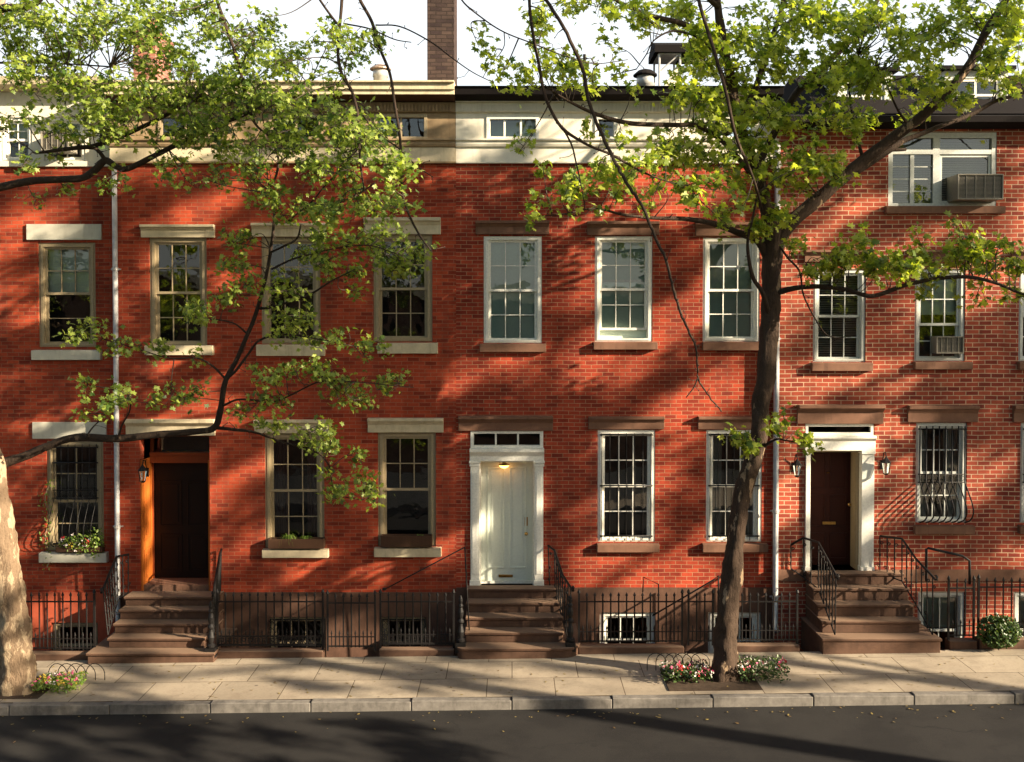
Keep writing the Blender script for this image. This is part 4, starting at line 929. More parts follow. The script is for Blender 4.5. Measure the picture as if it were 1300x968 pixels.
def catmull(pts, per=6):
    P = [np.array(p, float) for p in pts]; P = [2 * P[0] - P[1]] + P + [2 * P[-1] - P[-2]]; out = []
    for i in range(1, len(P) - 2):
        for k in range(per):
            t = k / per; a, b, c, d = P[i - 1], P[i], P[i + 1], P[i + 2]
            out.append(.5 * (2 * b + (c - a) * t + (2 * a - 5 * b + 4 * c - d) * t * t + (3 * b - a - 3 * c + d) * t ** 3))
    out.append(P[-2]); return out
class Tree:
    def __init__(s, name, label, base, bark):
        s.root = thing(name, label, 'tree', base); s.bark = bark; s.nodes = []; s.tw = MB(); s.tw.smooth = True; s.leaf = []
    def limb(s, spec, name='branch', n=8, jit=0.0):
        """spec: (px, py, y, width in photo pixels) along the limb"""
        pts = []
        for px, py, y, w in spec: q = at(px, py, y); pts.append((q.x, q.y, q.z, w / 2 * (y - CAMY) / F))
        pts = [(*p[:3], p[3] * (.88 if name == 'trunk' else 1)) for p in pts]; c = catmull(pts, 6)
        if jit: c = [p + np.array([*(rng.normal(size=3) * jit), 0]) for p in c]
        if name == 'trunk': c = catmull(c[::3] + [c[-1]], 8); n = 28
        m_ = MB(); m_.smooth = True; m_.tube([p[:3] for p in c], [max(.003, p[3]) for p in c], n)
        if max(p[3] for p in c) > .06:
            k_ = .30 if name == 'trunk' else .12
            for i, v in enumerate(m_.v[:n * len(c)]):
                p = c[i // n]; cen = Vector(p[:3]); d = Vector(v) - cen
                q_ = Vector((v[0] * 5, v[1] * 5, v[2] * 2.2)); e = mnoise.noise(q_) + .5 * mnoise.noise(q_ * 2.7) + .25 * mnoise.noise(q_ * 7)
                m_.v[i] = tuple(cen + d * (1 + k_ * e))
        m_.build(name, s.bark if name == 'trunk' or max(p[3] for p in c) > .075 and s.bark == 'bark_right' else 'bark_dark', s.root)
        s.nodes += [(p[:3], p[3]) for p in c]; return c
    def grow(s, cen, rad, twigs, per=9, subs=None):
        """a leafy spray: a sub-branch from the nearest limb, twigs off it, leaves on the twigs"""
        cen = np.array(cen); rad = np.array(rad)
        P = np.array([n_[0] for n_ in s.nodes]); d = np.linalg.norm((P - cen) * np.array([1, .8, 1]), axis=1) + np.array([0.0 if n_[1] < .08 else .25 for n_ in s.nodes])
        a = P[int(np.argmin(d))]; mid = (a + cen) / 2 + rng.normal(size=3) * .08 + np.array([0, 0, .06])
        L = np.linalg.norm(cen - a)
        path = []
        if L > .15:
            path = catmull([a, mid, cen], 5); r0 = min(.02, .006 + .006 * L); s.tw.tube(path, [r0 * (1 - .6 * i / (len(path) - 1)) for i in range(len(path))], 4)
        else: path = [a, cen]
        hub = path[len(path) // 2:]
        for _ in range(twigs):
            v = rng.normal(size=3); v /= np.linalg.norm(v); e = cen + v * rad * rng.uniform(.25, 1) ** .6; h = hub[rng.integers(len(hub))]
            m1 = (h + e) / 2 + rng.normal(size=3) * .05 + np.array([0, 0, .05]); pp = catmull([h, m1, e], 3); s.tw.tube(pp, [.0065 * (1 - .5 * i / 6) for i in range(len(pp))], 3, False)
            for _k in range(per):
                u = rng.uniform(.3, 1.0) * (len(pp) - 1); i = int(min(u, len(pp) - 2)); q = pp[i] + (pp[i + 1] - pp[i]) * (u - i) + rng.normal(size=3) * .07
                s.leaf.append(q)
    def spurs(s, every=4):
        for i, (p, rr) in enumerate(s.nodes):
            if rr < .035 and i % every == 0:
                v = rng.normal(size=3); v /= np.linalg.norm(v); L = rng.uniform(.04, .22); m1 = p + v * L * .5 + rng.normal(size=3) * .015
                s.tw.tube([p, m1, p + v * L], [max(.0045, rr * .5), .0045, .004], 4)
                s.tw.lathe(p + v * L, [(.003, -.01), (.009, 0), (.003, .01)], 4)
    def done(s, size, m, up=.3):
        s.spurs()
        if s.tw.v: s.tw.build('twigs', 'twig', s.root)
        return leaves_object('crown', s.leaf, size, m, s.root, up)

def blobs(T, lst, ydef, ys, dens=1.0, per=9):
    for b in lst:
        cx, cy, rx, ry = b[:4]; yy = b[4] if len(b) > 4 else ydef; k = (yy - CAMY) / F
        A = rx * ry * math.pi; n = max(1, int(round(A / 420)))
        for _ in range(n):
            while True:
                u, v = rng.uniform(-1, 1, 2)
                if u * u + v * v < 1: break
            y_ = yy + rng.uniform(-ys, ys) ; q = at(cx + u * rx * .85, cy + v * ry * .85, y_)
            kk = (y_ - CAMY) / F; r = 17 * kk
            T.grow(q, (min(rx, 27) * kk, .36, min(ry, 20) * kk), max(2, int(round(6.0 * dens * random.uniform(.5, 1.4)))), per + 5)

# ---------------- left tree
def e3(lst, y0, y1): n = len(lst) - 1; return [(a, b, y0 + (y1 - y0) * i / n, w) for i, (a, b, w) in enumerate(lst)]
yb = -2.55
LT = Tree('shade_tree', 'pale barked leaning tree at the far left with small green leaves', tuple(at(24, 880, yb)), 'bark_left')
LT.limb(e3([(20, 892, 66), (22, 878, 55), (20, 840, 47), (16, 780, 44), (6, 715, 40), (-4, 650, 36), (-12, 590, 33), (-30, 500, 30), (-50, 400, 28), (-60, 300, 26), (-50, 200, 22), (-20, 100, 18), (0, 0, 14), (30, -120, 9)], yb, -3.2), 'trunk', 16)
LT.limb(e3([(-12, 600, 16), (5, 588, 13), (30, 580, 11), (60, 567, 10), (95, 556, 10), (150, 557, 9.5), (200, 552, 9), (250, 548, 8), (272, 543, 8), (280, 520, 7.5), (286, 485, 7), (300, 458, 6), (312, 430, 5.5), (325, 398, 5), (338, 350, 4.5), (346, 300, 4), (348, 262, 3), (340, 228, 2.5)], -2.7, -3.2), n=10)
LT.limb(e3([(-60, 262, 16), (-20, 243, 13), (0, 238, 11), (40, 230, 10), (80, 228, 9), (105, 226, 9), (122, 215, 9), (134, 204, 9), (148, 212, 8), (163, 214, 7.5), (200, 196, 7), (240, 176, 6), (275, 160, 5.5), (310, 146, 5), (350, 125, 4), (396, 99, 3)], -3.0, -3.4), n=10)
LT.limb(e3([(134, 204, 6), (125, 192, 5), (115, 187, 6), (80, 190, 5), (45, 195, 3)], -3.2, -3.3))
LT.limb(e3([(115, 187, 6), (150, 175, 6), (200, 152, 5), (255, 122, 3)], -3.2, -3.6))
LT.limb(e3([(-20, 100, 14), (-10, 30, 12), (0, 12, 11), (25, 10, 10), (42, 6, 9), (60, -10, 8), (110, -50, 7)], -3.1, -3.8))
LT.limb(e3([(0, 80, 3), (60, 80, 2), (140, 85, 2)], -3.3, -3.9))
LT.limb(e3([(110, -50, 9), (200, -90, 8), (255, -50, 6), (275, 0, 4), (292, 48, 4), (305, 89, 4), (315, 137, 4), (326, 160, 3), (343, 175, 3), (353, 200, 3), (350, 225, 3), (338, 245, 2)], -3.8, -4.2))
LT.limb(e3([(200, -90, 9), (330, -110, 8), (400, -60, 6), (430, -20, 5), (434, 0, 4.2), (429, 63, 4), (434, 94, 4.2), (447, 117, 4), (455, 152, 3.4), (457, 203, 3), (462, 240, 2)], -4.0, -5.0))
LT.limb(e3([(330, -110, 6), (380, -40, 4), (406, 0, 3), (420, 20, 3), (432, 35, 3)], -4.2, -4.6))
LT.limb(e3([(330, -110, 7), (420, -90, 6), (452, -20, 4), (457, 0, 4.2), (472, 28, 4.2), (482, 61, 3.8), (495, 94, 3.8), (501, 132, 3.6), (508, 178, 3.4), (510, 235, 3.2), (513, 255, 3), (523, 281, 3), (536, 304, 2.6), (547, 318, 1.8)], -4.2, -5.2))
LT.limb(e3([(477, 32, 2.2), (508, 34, 2), (546, 53, 2), (574, 74, 1.7), (600, 92, 1.4), (626, 105, 1.1)], -4.5, -4.9), n=5)
LT.limb(e3([(436, 30, 2.2), (470, 37, 2), (500, 50, 1.6), (522, 54, 1.2)], -4.5, -4.9), n=5)
LT.limb(e3([(447, 117, 3), (460, 145, 2.4), (480, 170, 2.2), (505, 188, 2), (530, 212, 1.6), (550, 225, 1)], -4.4, -4.9), n=5)
LT.limb(e3([(455, 188, 2.6), (435, 212, 2), (411, 238, 2), (394, 258, 2), (363, 283, 2)], -4.2, -3.4), n=5)
LT.limb(e3([(396, 258, 2.4), (422, 260, 2.2), (457, 245, 2), (476, 232, 1.6)], -3.6, -4.0), n=5)
LT.limb(e3([(345, 342, 3), (370, 330, 2.4), (398, 322, 2), (430, 315, 1.6), (470, 312, 1.4), (510, 325, 1.2)], -3.2, -3.9), n=6)
LT.limb(e3([(330, 392, 3.4), (345, 390, 3.2), (388, 377, 3), (421, 357, 2.2), (445, 345, 1.4)], -3.1, -3.7), n=6)
LT.limb(e3([(345, 320, 3), (362, 312, 3), (377, 303, 2.6), (382, 285, 1.6)], -3.2, -3.5), n=6)
LT.limb(e3([(287, 482, 4), (300, 470, 4), (315, 450, 3.4), (330, 432, 3), (360, 425, 2.2), (400, 430, 1.6), (450, 440, 1.2)], -3.0, -3.5), n=6)
LT.limb(e3([(285, 480, 3), (270, 465, 2.6), (250, 455, 2), (215, 455, 1.6), (180, 445, 1.4), (130, 430, 1.1)], -3.0, -3.3), n=6)
LT.limb(e3([(284, 515, 3), (300, 508, 2.6), (320, 508, 2.4), (345, 511, 2.2), (371, 501, 2), (406, 485, 1.6), (450, 485, 1.3), (500, 490, 1), (525, 492, .9)], -3.0, -3.6), n=6)
LT.limb(e3([(272, 543, 5), (300, 546, 4), (323, 549, 3.2), (360, 562, 2.6), (400, 573, 2.2), (418, 592, 2), (421, 610, 1.8), (428, 628, 1.4), (460, 635, 1.1)], -2.9, -3.4), n=6)
LT.limb(e3([(150, 557, 4), (155, 540, 2.4), (165, 520, 2), (160, 500, 1.6), (120, 490, 1.2)], -2.9, -3.2), n=5)
LT.limb(e3([(110, 556, 3), (116, 545, 2), (130, 530, 1.6), (140, 515, 1)], -2.9, -3.1), n=5)
LT.limb(e3([(315, 425, 2.6), (295, 410, 2), (262, 405, 1.6), (235, 402, 1.1)], -3.0, -3.3), n=5)
left = [(30, 40, 55, 38), (100, 45, 60, 48), (165, 30, 55, 34), (215, 60, 50, 50), (265, 40, 40, 36), (300, 75, 32, 40), (40, 110, 55, 32), (115, 120, 55, 35), (185, 125, 55, 32), (250, 130, 50, 38), (315, 135, 38, 38),
        (20, 160, 30, 14), (90, 163, 50, 18), (165, 170, 50, 24), (235, 165, 50, 26), (290, 180, 48, 22), (350, 110, 36, 40, -4.3), (395, 150, 40, 42, -4.4), (440, 170, 34, 30, -4.6), (365, 185, 40, 30, -4.2), (420, 215, 40, 26, -4.5),
        (480, 185, 40, 26, -4.8), (510, 215, 32, 20, -4.8), (330, 35, 22, 26, -4.2), (375, 70, 24, 22, -4.3), (425, 55, 26, 22, -4.6), (460, 50, 22, 26, -4.8), (445, 85, 16, 12, -4.6), (500, 260, 34, 16, -5), (440, 265, 34, 18, -4.2), (385, 270, 36, 20, -3.8), (340, 250, 36, 16, -3.6),
        (225, 210, 30, 10), (130, 236, 34, 9), (70, 243, 26, 7), (45, 255, 18, 5), (190, 232, 20, 6), (262, 232, 34, 13), (320, 215, 30, 16), (60, 205, 20, 8), (20, 212, 20, 7)]
blobs(LT, left, -3.5, .8, .70, 7)
blobs(LT, [(420, 305, 44, 14), (475, 305, 40, 15), (510, 325, 36, 13), (500, 345, 30, 9), (400, 335, 34, 14), (440, 345, 36, 14), (460, 365, 20, 8), (365, 365, 28, 12), (350, 395, 26, 10), (390, 400, 18, 7), (300, 300, 22, 16), (285, 335, 22, 12), (310, 365, 26, 10), (290, 385, 22, 9), (250, 402, 34, 10),
            (120, 425, 24, 9), (155, 438, 26, 9), (205, 450, 24, 8), (240, 460, 24, 7), (345, 425, 34, 9), (385, 428, 28, 9), (420, 440, 24, 7), (462, 436, 22, 8), (480, 440, 12, 6),
            (100, 485, 24, 8), (135, 495, 20, 8), (110, 525, 20, 8), (145, 520, 16, 9), (170, 505, 22, 12), (200, 515, 18, 6), (240, 510, 28, 9), (255, 500, 14, 6), (300, 525, 24, 8)], -3.4, .3, .7, 7)
blobs(LT, [(345, 480, 32, 12), (390, 475, 34, 14), (420, 495, 32, 12), (450, 510, 26, 11), (480, 492, 26, 6), (515, 492, 20, 7), (345, 515, 26, 10), (330, 540, 20, 8), (370, 545, 32, 10), (400, 560, 28, 8), (440, 570, 34, 8), (465, 578, 18, 6), (425, 600, 16, 6), (440, 620, 32, 10), (475, 628, 20, 7), (488, 640, 10, 5), (420, 630, 18, 6)], -3.4, .3, .75, 7)
# crown out of frame, above and to the left
for _ in range(150):
    c = (rng.uniform(-13, -5), rng.uniform(-7, -1.6), rng.uniform(10.9, 14.5)) if rng.random() < .5 else (rng.uniform(-15, -10.2), rng.uniform(-6.5, -1.4), rng.uniform(6, 12.5))
    if (c[1] + 18) * .52 < abs(c[0]) or c[2] > 5.6 + (c[1] + 18) * .36: LT.grow(c, (.6, .6, .4), 5, 9)
LT.done(.108, 'leaf_left')

# ---------------- right tree
yb = -2.45
RT = Tree('plane_tree', 'mottled plane tree on the right pavement with yellow green lobed leaves', tuple(at(918, 866, yb)), 'bark_right')
RT.limb([(917, 876, yb, 60), (918, 866, yb, 44), (920, 845, yb, 36), (921, 815, yb, 32), (925, 775, yb, 29), (930, 726, yb, 28), (935, 680, yb, 26), (940, 640, yb, 26), (950, 600, yb, 25), (961, 565, yb, 27), (964, 530, yb, 26), (971, 490, yb, 29), (975, 440, yb, 26), (979, 400, yb, 26), (979, 350, -2.5, 26), (980, 315, -2.5, 28), (979, 290, -2.55, 26), (972, 260, -2.6, 20), (963, 225, -2.7, 17), (950, 190, -2.8, 15), (938, 152, -2.9, 14), (928, 100, -3, 13), (918, 50, -3.1, 12), (910, 0, -3.2, 11), (905, -70, -3.3, 10), (910, -150, -3.4, 7)], 'trunk', 16)
RT.limb([(984, 315, -2.5, 20), (1002, 285, -2.5, 18), (1040, 252, -2.5, 17), (1085, 213, -2.6, 15.5), (1130, 178, -2.7, 14), (1170, 148, -2.9, 13), (1205, 115, -3, 12), (1232, 80, -3.1, 11), (1252, 40, -3.2, 10), (1272, 8, -3.3, 9), (1300, -40, -3.4, 8), (1330, -110, -3.6, 5)], n=12)
RT.limb([(1085, 218, -2.6, 12), (1115, 200, -2.55, 9), (1145, 180, -2.5, 8), (1165, 172, -2.5, 7), (1200, 158, -2.5, 6), (1230, 147, -2.4, 6), (1265, 128, -2.3, 5), (1300, 118, -2.2, 4), (1340, 95, -2.1, 3)])
RT.limb([(1040, 250, -2.5, 7), (1070, 232, -2.4, 8), (1110, 195, -2.3, 6), (1150, 190, -2.2, 4)], n=6)
RT.limb([(985, 372, -2.5, 9), (1010, 366, -2.6, 7), (1040, 364, -2.7, 6.5), (1075, 368, -2.8, 6), (1108, 376, -2.9, 6), (1150, 362, -3, 6), (1190, 354, -3.1, 5.5), (1230, 352, -3.2, 5), (1265, 360, -3.3, 4), (1300, 374, -3.4, 3), (1340, 380, -3.5, 2)])
RT.limb([(975, 330, -2.5, 12), (962, 306, -2.6, 10), (935, 295, -2.8, 8.5), (905, 284, -3, 7.5), (868, 278, -3.2, 6), (830, 277, -3.4, 4.5), (792, 273, -3.6, 3.5), (755, 265, -3.8, 2.5), (715, 272, -4, 1.8), (672, 276, -4.1, 1.2)])
RT.limb([(968, 240, -2.7, 9), (945, 210, -2.9, 7), (915, 178, -3.1, 6), (885, 160, -3.3, 6), (858, 159, -3.4, 6), (802, 157, -3.6, 6), (762, 147, -3.8, 5), (726, 131, -4, 3.5), (700, 115, -4.1, 2)])
RT.limb([(922, 70, -3, 9), (895, 45, -3.2, 8), (865, 30, -3.4, 7), (825, 20, -3.6, 6), (790, 5, -3.8, 5), (760, -15, -4, 4)])
RT.limb([(940, 150, -2.9, 9), (960, 110, -2.8, 8), (975, 60, -2.7, 7), (990, 20, -2.7, 6), (1000, -30, -2.7, 5)])
RT.limb([(960, 215, -2.7, 9), (985, 165, -2.4, 9), (1010, 120, -2.2, 10), (1045, 85, -2.0, 9), (1090, 40, -1.9, 7), (1120, -10, -1.8, 5)])
RT.limb([(912, 10, -3.2, 7), (800, -90, -4.2, 7), (720, -80, -4.8, 5), (676, -40, -5.1, 4.2), (672, 0, -5.2, 4), (677, 46, -5.2, 4.2), (684, 81, -5.2, 4.2), (691, 119, -5.2, 4.2), (703, 147, -5.1, 4.2), (716, 165, -5.1, 4.4), (735, 178, -5.0, 3.6), (752, 187, -4.9, 3.4), (775, 196, -4.8, 3.4), (800, 210, -4.7, 3), (833, 226, -4.6, 2), (870, 236, -4.5, 1.4)])
RT.limb([(716, 165, -5.1, 3), (726, 185, -5.1, 2.4), (731, 205, -5.1, 2.2), (737, 232, -5.1, 1.6), (742, 260, -5.1, 1)], n=5)
RT.limb([(800, -90, -4.2, 6), (720, -60, -4.9, 5), (694, -10, -5.2, 4.5), (697, 5, -5.3, 4.6), (716, 36, -5.4, 4.6), (739, 86, -5.4, 4.8), (749, 132, -5.4, 4.6), (767, 178, -5.4, 4.6), (782, 208, -5.4, 4.4), (800, 239, -5.4, 4.2), (818, 268, -5.4, 4), (833, 304, -5.4, 4), (846, 332, -5.4, 3.8), (856, 372, -5.4, 3.6), (868, 408, -5.4, 3.2), (882, 438, -5.4, 2.8), (885, 458, -5.4, 2.6), (886, 480, -5.4, 2.4), (898, 500, -5.4, 2), (916, 523, -5.4, 1.8)], n=7, jit=.004)
RT.limb([(886, 480, -5.4, 2.2), (881, 492, -5.4, 1.8), (871, 505, -5.4, 1.4)], n=5)
RT.limb([(908, -40, -3.3, 6), (890, -20, -4.2, 5), (887, 0, -4.8, 4.4), (906, 63, -5, 4.6), (922, 119, -5, 4.4), (934, 173, -4.8, 4), (952, 216, -4.2, 3.6), (962, 245, -3.6, 3), (968, 270, -3, 2.4)])
RT.limb([(820, -92, -4.0, 4), (640, -100, -4.9, 4), (575, -30, -5.2, 2.4), (586, 0, -5.3, 2.2), (612, 23, -5.3, 2), (640, 41, -5.3, 1.9), (678, 56, -5.2, 1.8), (716, 71, -5.2, 1.6), (754, 81, -5.1, 1.3), (797, 76, -5, 1)], n=5)
RT.limb([(930, 125, -3, 4), (900, 60, -3.6, 3), (860, 40, -4, 3), (832, 50, -4.2, 2), (820, 70, -4.3, 1.6), (808, 88, -4.3, 1.2)], n=5)
RT.limb([(980, 296, -2.5, 4), (998, 325, -2.7, 3), (1015, 345, -2.8, 2.6), (1020, 375, -2.9, 2.2), (1035, 405, -3, 2), (1052, 427, -3, 1.8), (1080, 428, -3.1, 1)], n=5)
RT.limb([(958, 560, -2.5, 5), (948, 556, -2.8, 3), (936, 553, -3, 1.6)], n=5)
RT.limb([(968, 568, -2.5, 5), (985, 558, -2.8, 3), (1000, 560, -3, 2), (1030, 563, -3.2, 1.2)], n=5)
RT.limb([(976, 400, -2.5, 7), (968, 372, -2.8, 6), (955, 350, -3, 5), (949, 310, -3.1, 4), (955, 280, -3.2, 3), (962, 245, -3.2, 2)], n=6)
RT.limb([(1095, 200, -2.6, 5), (1085, 160, -2.8, 3), (1078, 110, -3, 2.4), (1090, 70, -3.1, 1.6)], n=5)
RT.limb([(1155, 160, -2.8, 5), (1140, 140, -3, 3), (1122, 100, -3.2, 2.4), (1110, 85, -3.3, 1.8)], n=5)
for k in range(9):   # knots and burls on the trunk
    pass
top = [(865, 20, 36, 22), (905, 55, 30, 32), (880, 95, 34, 30), (930, 110, 36, 32), (960, 40, 34, 36), (1010, 25, 36, 28), (1005, 85, 32, 32), (1060, 40, 38, 38), (1055, 105, 34, 26), (1110, 30, 38, 32), (1115, 90, 38, 34), (1165, 50, 36, 40), (1185, 110, 30, 26), (1220, 35, 32, 34), (1270, 45, 34, 42), (1285, 105, 18, 20),
       (960, 160, 36, 28), (905, 160, 38, 28), (1000, 150, 24, 22), (1050, 150, 30, 24), (1095, 155, 26, 22), (985, 205, 30, 24), (1030, 195, 30, 22), (930, 210, 30, 24), (880, 205, 34, 20), (1060, 215, 24, 16), (840, 190, 24, 14), (870, 135, 24, 16), (1000, 240, 26, 16), (940, 245, 20, 14), (1225, 135, 30, 10), (1250, 85, 20, 20), (1150, 145, 16, 12)]
blobs(RT, top, -3.2, .9, .62, 7)
mid = [(745, 15, 36, 18), (800, 22, 34, 16), (690, 30, 16, 22), (700, 75, 20, 24), (742, 90, 22, 22), (762, 65, 14, 14), (720, 110, 22, 14), (672, 100, 16, 12), (655, 115, 12, 8), (615, 60, 10, 16), (632, 75, 10, 12), (640, 98, 6, 8), (780, 100, 12, 14), (755, 110, 14, 10), (690, 210, 16, 8), (655, 190, 12, 7), (720, 230, 24, 14), (760, 225, 28, 14), (740, 255, 30, 12), (790, 245, 24, 12), (700, 265, 22, 8), (665, 275, 14, 5), (825, 215, 24, 12), (850, 245, 28, 14), (900, 240, 24, 12), (830, 270, 24, 7), (875, 262, 20, 8), (930, 272, 20, 10), (925, 290, 14, 5), (770, 280, 16, 6), (800, 175, 18, 8), (745, 175, 12, 7), (795, 125, 12, 7)]
blobs(RT, mid, -4.2, .5, .55, 6)
rb = [(1035, 340, 16, 6), (1065, 325, 26, 14), (1090, 300, 14, 7), (1105, 335, 26, 14), (1140, 340, 24, 14), (1170, 310, 15, 12), (1180, 340, 24, 12), (1210, 330, 26, 14), (1240, 315, 26, 16), (1215, 290, 12, 9), (1270, 325, 28, 16), (1295, 340, 16, 16), (1180, 370, 20, 5), (1245, 385, 24, 6), (1285, 378, 16, 8), (1010, 315, 10, 6), (1040, 350, 10, 5)]
blobs(RT, rb, -3.0, .3, .8, 7)
blobs(RT, [(930, 558, 14, 7), (945, 568, 9, 5), (1012, 562, 18, 5), (995, 532, 6, 3), (980, 545, 5, 3)], -3.1, .1, .8, 7)
blobs(RT, [(995, 285, 16, 10), (965, 250, 14, 10), (1010, 215, 16, 12), (975, 300, 10, 6)], -2.9, .3, 1, 8)
for _ in range(26):   # the crown above and beyond the frame
    c = (rng.uniform(3, 11.5), rng.uniform(-7, -1.2), rng.uniform(10.8, 14.5)) if rng.random() < .7 else (rng.uniform(9, 10.5), rng.uniform(-5.5, -1), rng.uniform(6.5, 12))
    if (c[1] + 18) * .52 < abs(c[0]) or c[2] > 5.6 + (c[1] + 18) * .36: RT.grow(c, (.7, .7, .45), 5, 9)
RT.done(.145, 'leaf_right')

# ---------------- trees further along the street, out of the frame, whose shade falls on the walls
ST = Tree('street_tree', 'street tree further along the pavement', (0, 0, 0), 'bark_right')
def plain_limb(T, pts, r0, r1, name='branch'):
    c = catmull(pts, 5); m_ = MB(); m_.smooth = True; m_.tube(c, [r0 + (r1 - r0) * i / (len(c) - 1) for i in range(len(c))], 8); m_.build(name, T.bark, T.root); T.nodes += [(p, .05) for p in c]
plain_limb(ST, [(0, 0, -.1), (.1, 0, 2), (0, .1, 4), (.1, 0, 6.5), (0, 0, 9.5)], .2, .05, 'trunk')
for k in range(10):
    a = k * 2.4; zz = 3.8 + k * .45; L = 3.2 - abs(k - 4) * .15
    plain_limb(ST, [(0, 0, zz), (math.cos(a) * L * .5, math.sin(a) * L * .5, zz + .8), (math.cos(a) * L, math.sin(a) * L, zz + 1.3)], .07, .015)
for k in range(62):
    v = rng.normal(size=3); v /= np.linalg.norm(v); r = rng.uniform(.35, 1) ** .5
    ST.grow((v[0] * 3.4 * r, v[1] * 3.2 * r, 7.4 + v[2] * 3.0 * r), (.75, .7, .45), 8, 14)
ST.done(.2, 'leaf_right')
def copy_tree(root, loc, rz, sc, label):
    r = root.copy(); COL.objects.link(r); r.location = loc; r.rotation_euler.z = rz; r.scale = (sc,) * 3; r['label'] = label; r['group'] = 'street trees out of frame'
    for ch in [o for o in bpy.data.objects if o.parent == root]:
        c = ch.copy(); COL.objects.link(c); c.parent = r
    return r
TT = Tree('tall_street_tree', 'tall street tree across the road to the right', (0, 0, 0), 'bark_right')
plain_limb(TT, [(0, 0, -.1), (.1, 0, 4), (0, .1, 8), (.2, 0, 12), (0, 0, 18)], .32, .07, 'trunk')
for k in range(14):
    a = k * 2.4; zz = 8 + k * .6; L = 4.2 - abs(k - 6) * .2
    plain_limb(TT, [(0, 0, zz), (math.cos(a) * L * .5, math.sin(a) * L * .5, zz + 1), (math.cos(a) * L, math.sin(a) * L, zz + 1.6)], .10, .02)
for k in range(96):
    v = rng.normal(size=3); v /= np.linalg.norm(v); r = rng.uniform(.15, 1) ** .5
    TT.grow((v[0] * 4.6 * r, v[1] * 3.6 * r, 14.2 + v[2] * 5.6 * r), (.46, .46, .32), 8, 8)
TT.done(.30, 'leaf_right')
def copy_tree(root, loc, rz, sc, label):
    r = root.copy(); COL.objects.link(r); r.location = loc; r.rotation_euler.z = rz; r.scale = (sc,) * 3; r['label'] = label; r['group'] = 'street trees out of frame'
    for ch in [o for o in bpy.data.objects if o.parent == root]:
        c = ch.copy(); COL.objects.link(c); c.parent = r
    return r
ST.root.location = (21.5, -3.0, 0); ST.root.rotation_euler.z = 1.0; ST.root['label'] = 'street tree beyond the right edge on this pavement'; ST.root['group'] = 'street trees out of frame'
copy_tree(ST.root, (-12.5, -12.2, 0), 4.0, 1.0, 'street tree across the road to the left')
copy_tree(ST.root, (11.5, -12.6, 0), 5.0, .95, 'lower street tree across the road nearest the photographer')
TT.root.location = (19.0, -11.3, 0); TT.root['label'] = 'nearest tall street tree across the road to the right'; TT.root['group'] = 'street trees out of frame'
copy_tree(TT.root, (26.8, -11.4, 0), 2.2, 1.0, 'second tall street tree across the road to the right')
copy_tree(TT.root, (37.8, -11.2, 0), 4.1, 1.0, 'farthest tall street tree across the road to the right')

# ---------------- houses across the street (seen only in the window glass)
for i, (xa, xb, zt, lb) in enumerate(((-22, -7, 7.4, 'brown brick house across the street, left'), (-7, 6, 6.9, 'brown brick house across the street, behind the photographer'), (6, 20, 7.6, 'brown brick house across the street, right'))):
    t = thing('brick_house', lb, 'house', ((xa + xb) / 2, -20.5, 0)); m_ = MB(); hs = []
    x = xa + 1.2
    while x < xb - 1.5:
        hs += [(x, x + 1, 1.3, 3.2), (x, x + 1, 4.8, 6.6)]; x += 2.2
    m2 = MB(); holed(m2, xa, xb, 0, zt, hs, 0, .2)
    m_.v = [(v[0], -20.5 - v[1], v[2]) for v in m2.v]; m_.f = [tuple(reversed(f)) for f in m2.f]; m_.build('wall', 'brick_grey', t)
    m_ = MB(); m_.box(xa, xb, -29, -20.8, zt - .15, zt + .05); m_.box(xa + .01, xb - .01, -21.2, -20.75, 0, zt - .16); m_.build('roof', 'roof_tin', t)
    m_ = MB(); m_.box(xa, xb, -20.55, -20.15, zt - .25, zt + .15); m_.build('cornice', 'cream', t)

# ================================================================== small planting
def cloud(n, c, r): 
    out = []
    while len(out) < n:
        v = rng.uniform(-1, 1, 3)
        if (v ** 2).sum() < 1: out.append(np.array(c) + v * np.array(r))
    return out
# tree pits
for (px, py, w_, lb) in ((918, 868, 1.5, 0), (28, 885, 1.3, 1)):
    q = at(px, py, -2.45); g = ground(q.x)
    m_ = MB(); m_.box(q.x - w_ * .62, q.x + w_ * .62, -2.98, -2.02, g - .1, g + .006); struct('tree_pit', m_, 'soil')
def flowers(label, x0, x1, y0, y1, g, n, heads, mt='leaf_light', h=.18):
    t = thing('flower_bed', label, 'flower bed', ((x0 + x1) / 2, (y0 + y1) / 2, g)); t['kind'] = 'stuff'
    pts = [np.array((rng.uniform(x0, x1), rng.uniform(y0, y1), g + .02 + h * rng.random() ** .7)) for _ in range(n)]
    leaves_object('leaves', pts, .055, mt, t, .5, (OV, OF))
    for nm, k in heads:
        ps = [np.array((rng.uniform(x0, x1), rng.uniform(y0 - .02, y1), g + h * .8 + .07 * rng.random())) for _ in range(k)]
        ll = []
        for p in ps: ll += [p + rng.normal(size=3) * .012 for _ in range(4)]
        leaves_object('blossoms', ll, .042, nm, t, .2, (OV, OF))
g = ground(4)
qa = at(918, 866, -2.45)
flowers('pink white and red impatiens around the plane tree foot', qa.x - .98, qa.x - .22, -2.75, -2.2, g, 900, (('flower_pink', 30), ('flower_white', 22), ('flower_red', 16)), 'leaf_shrub')
flowers('green and pink bedding plants right of the plane tree foot', qa.x + .22, qa.x + .98, -2.75, -2.2, g, 1000, (('flower_pink', 16), ('flower_white', 12), ('flower_red', 5)), 'leaf_shrub', .26)
qb = at(24, 880, -2.55)
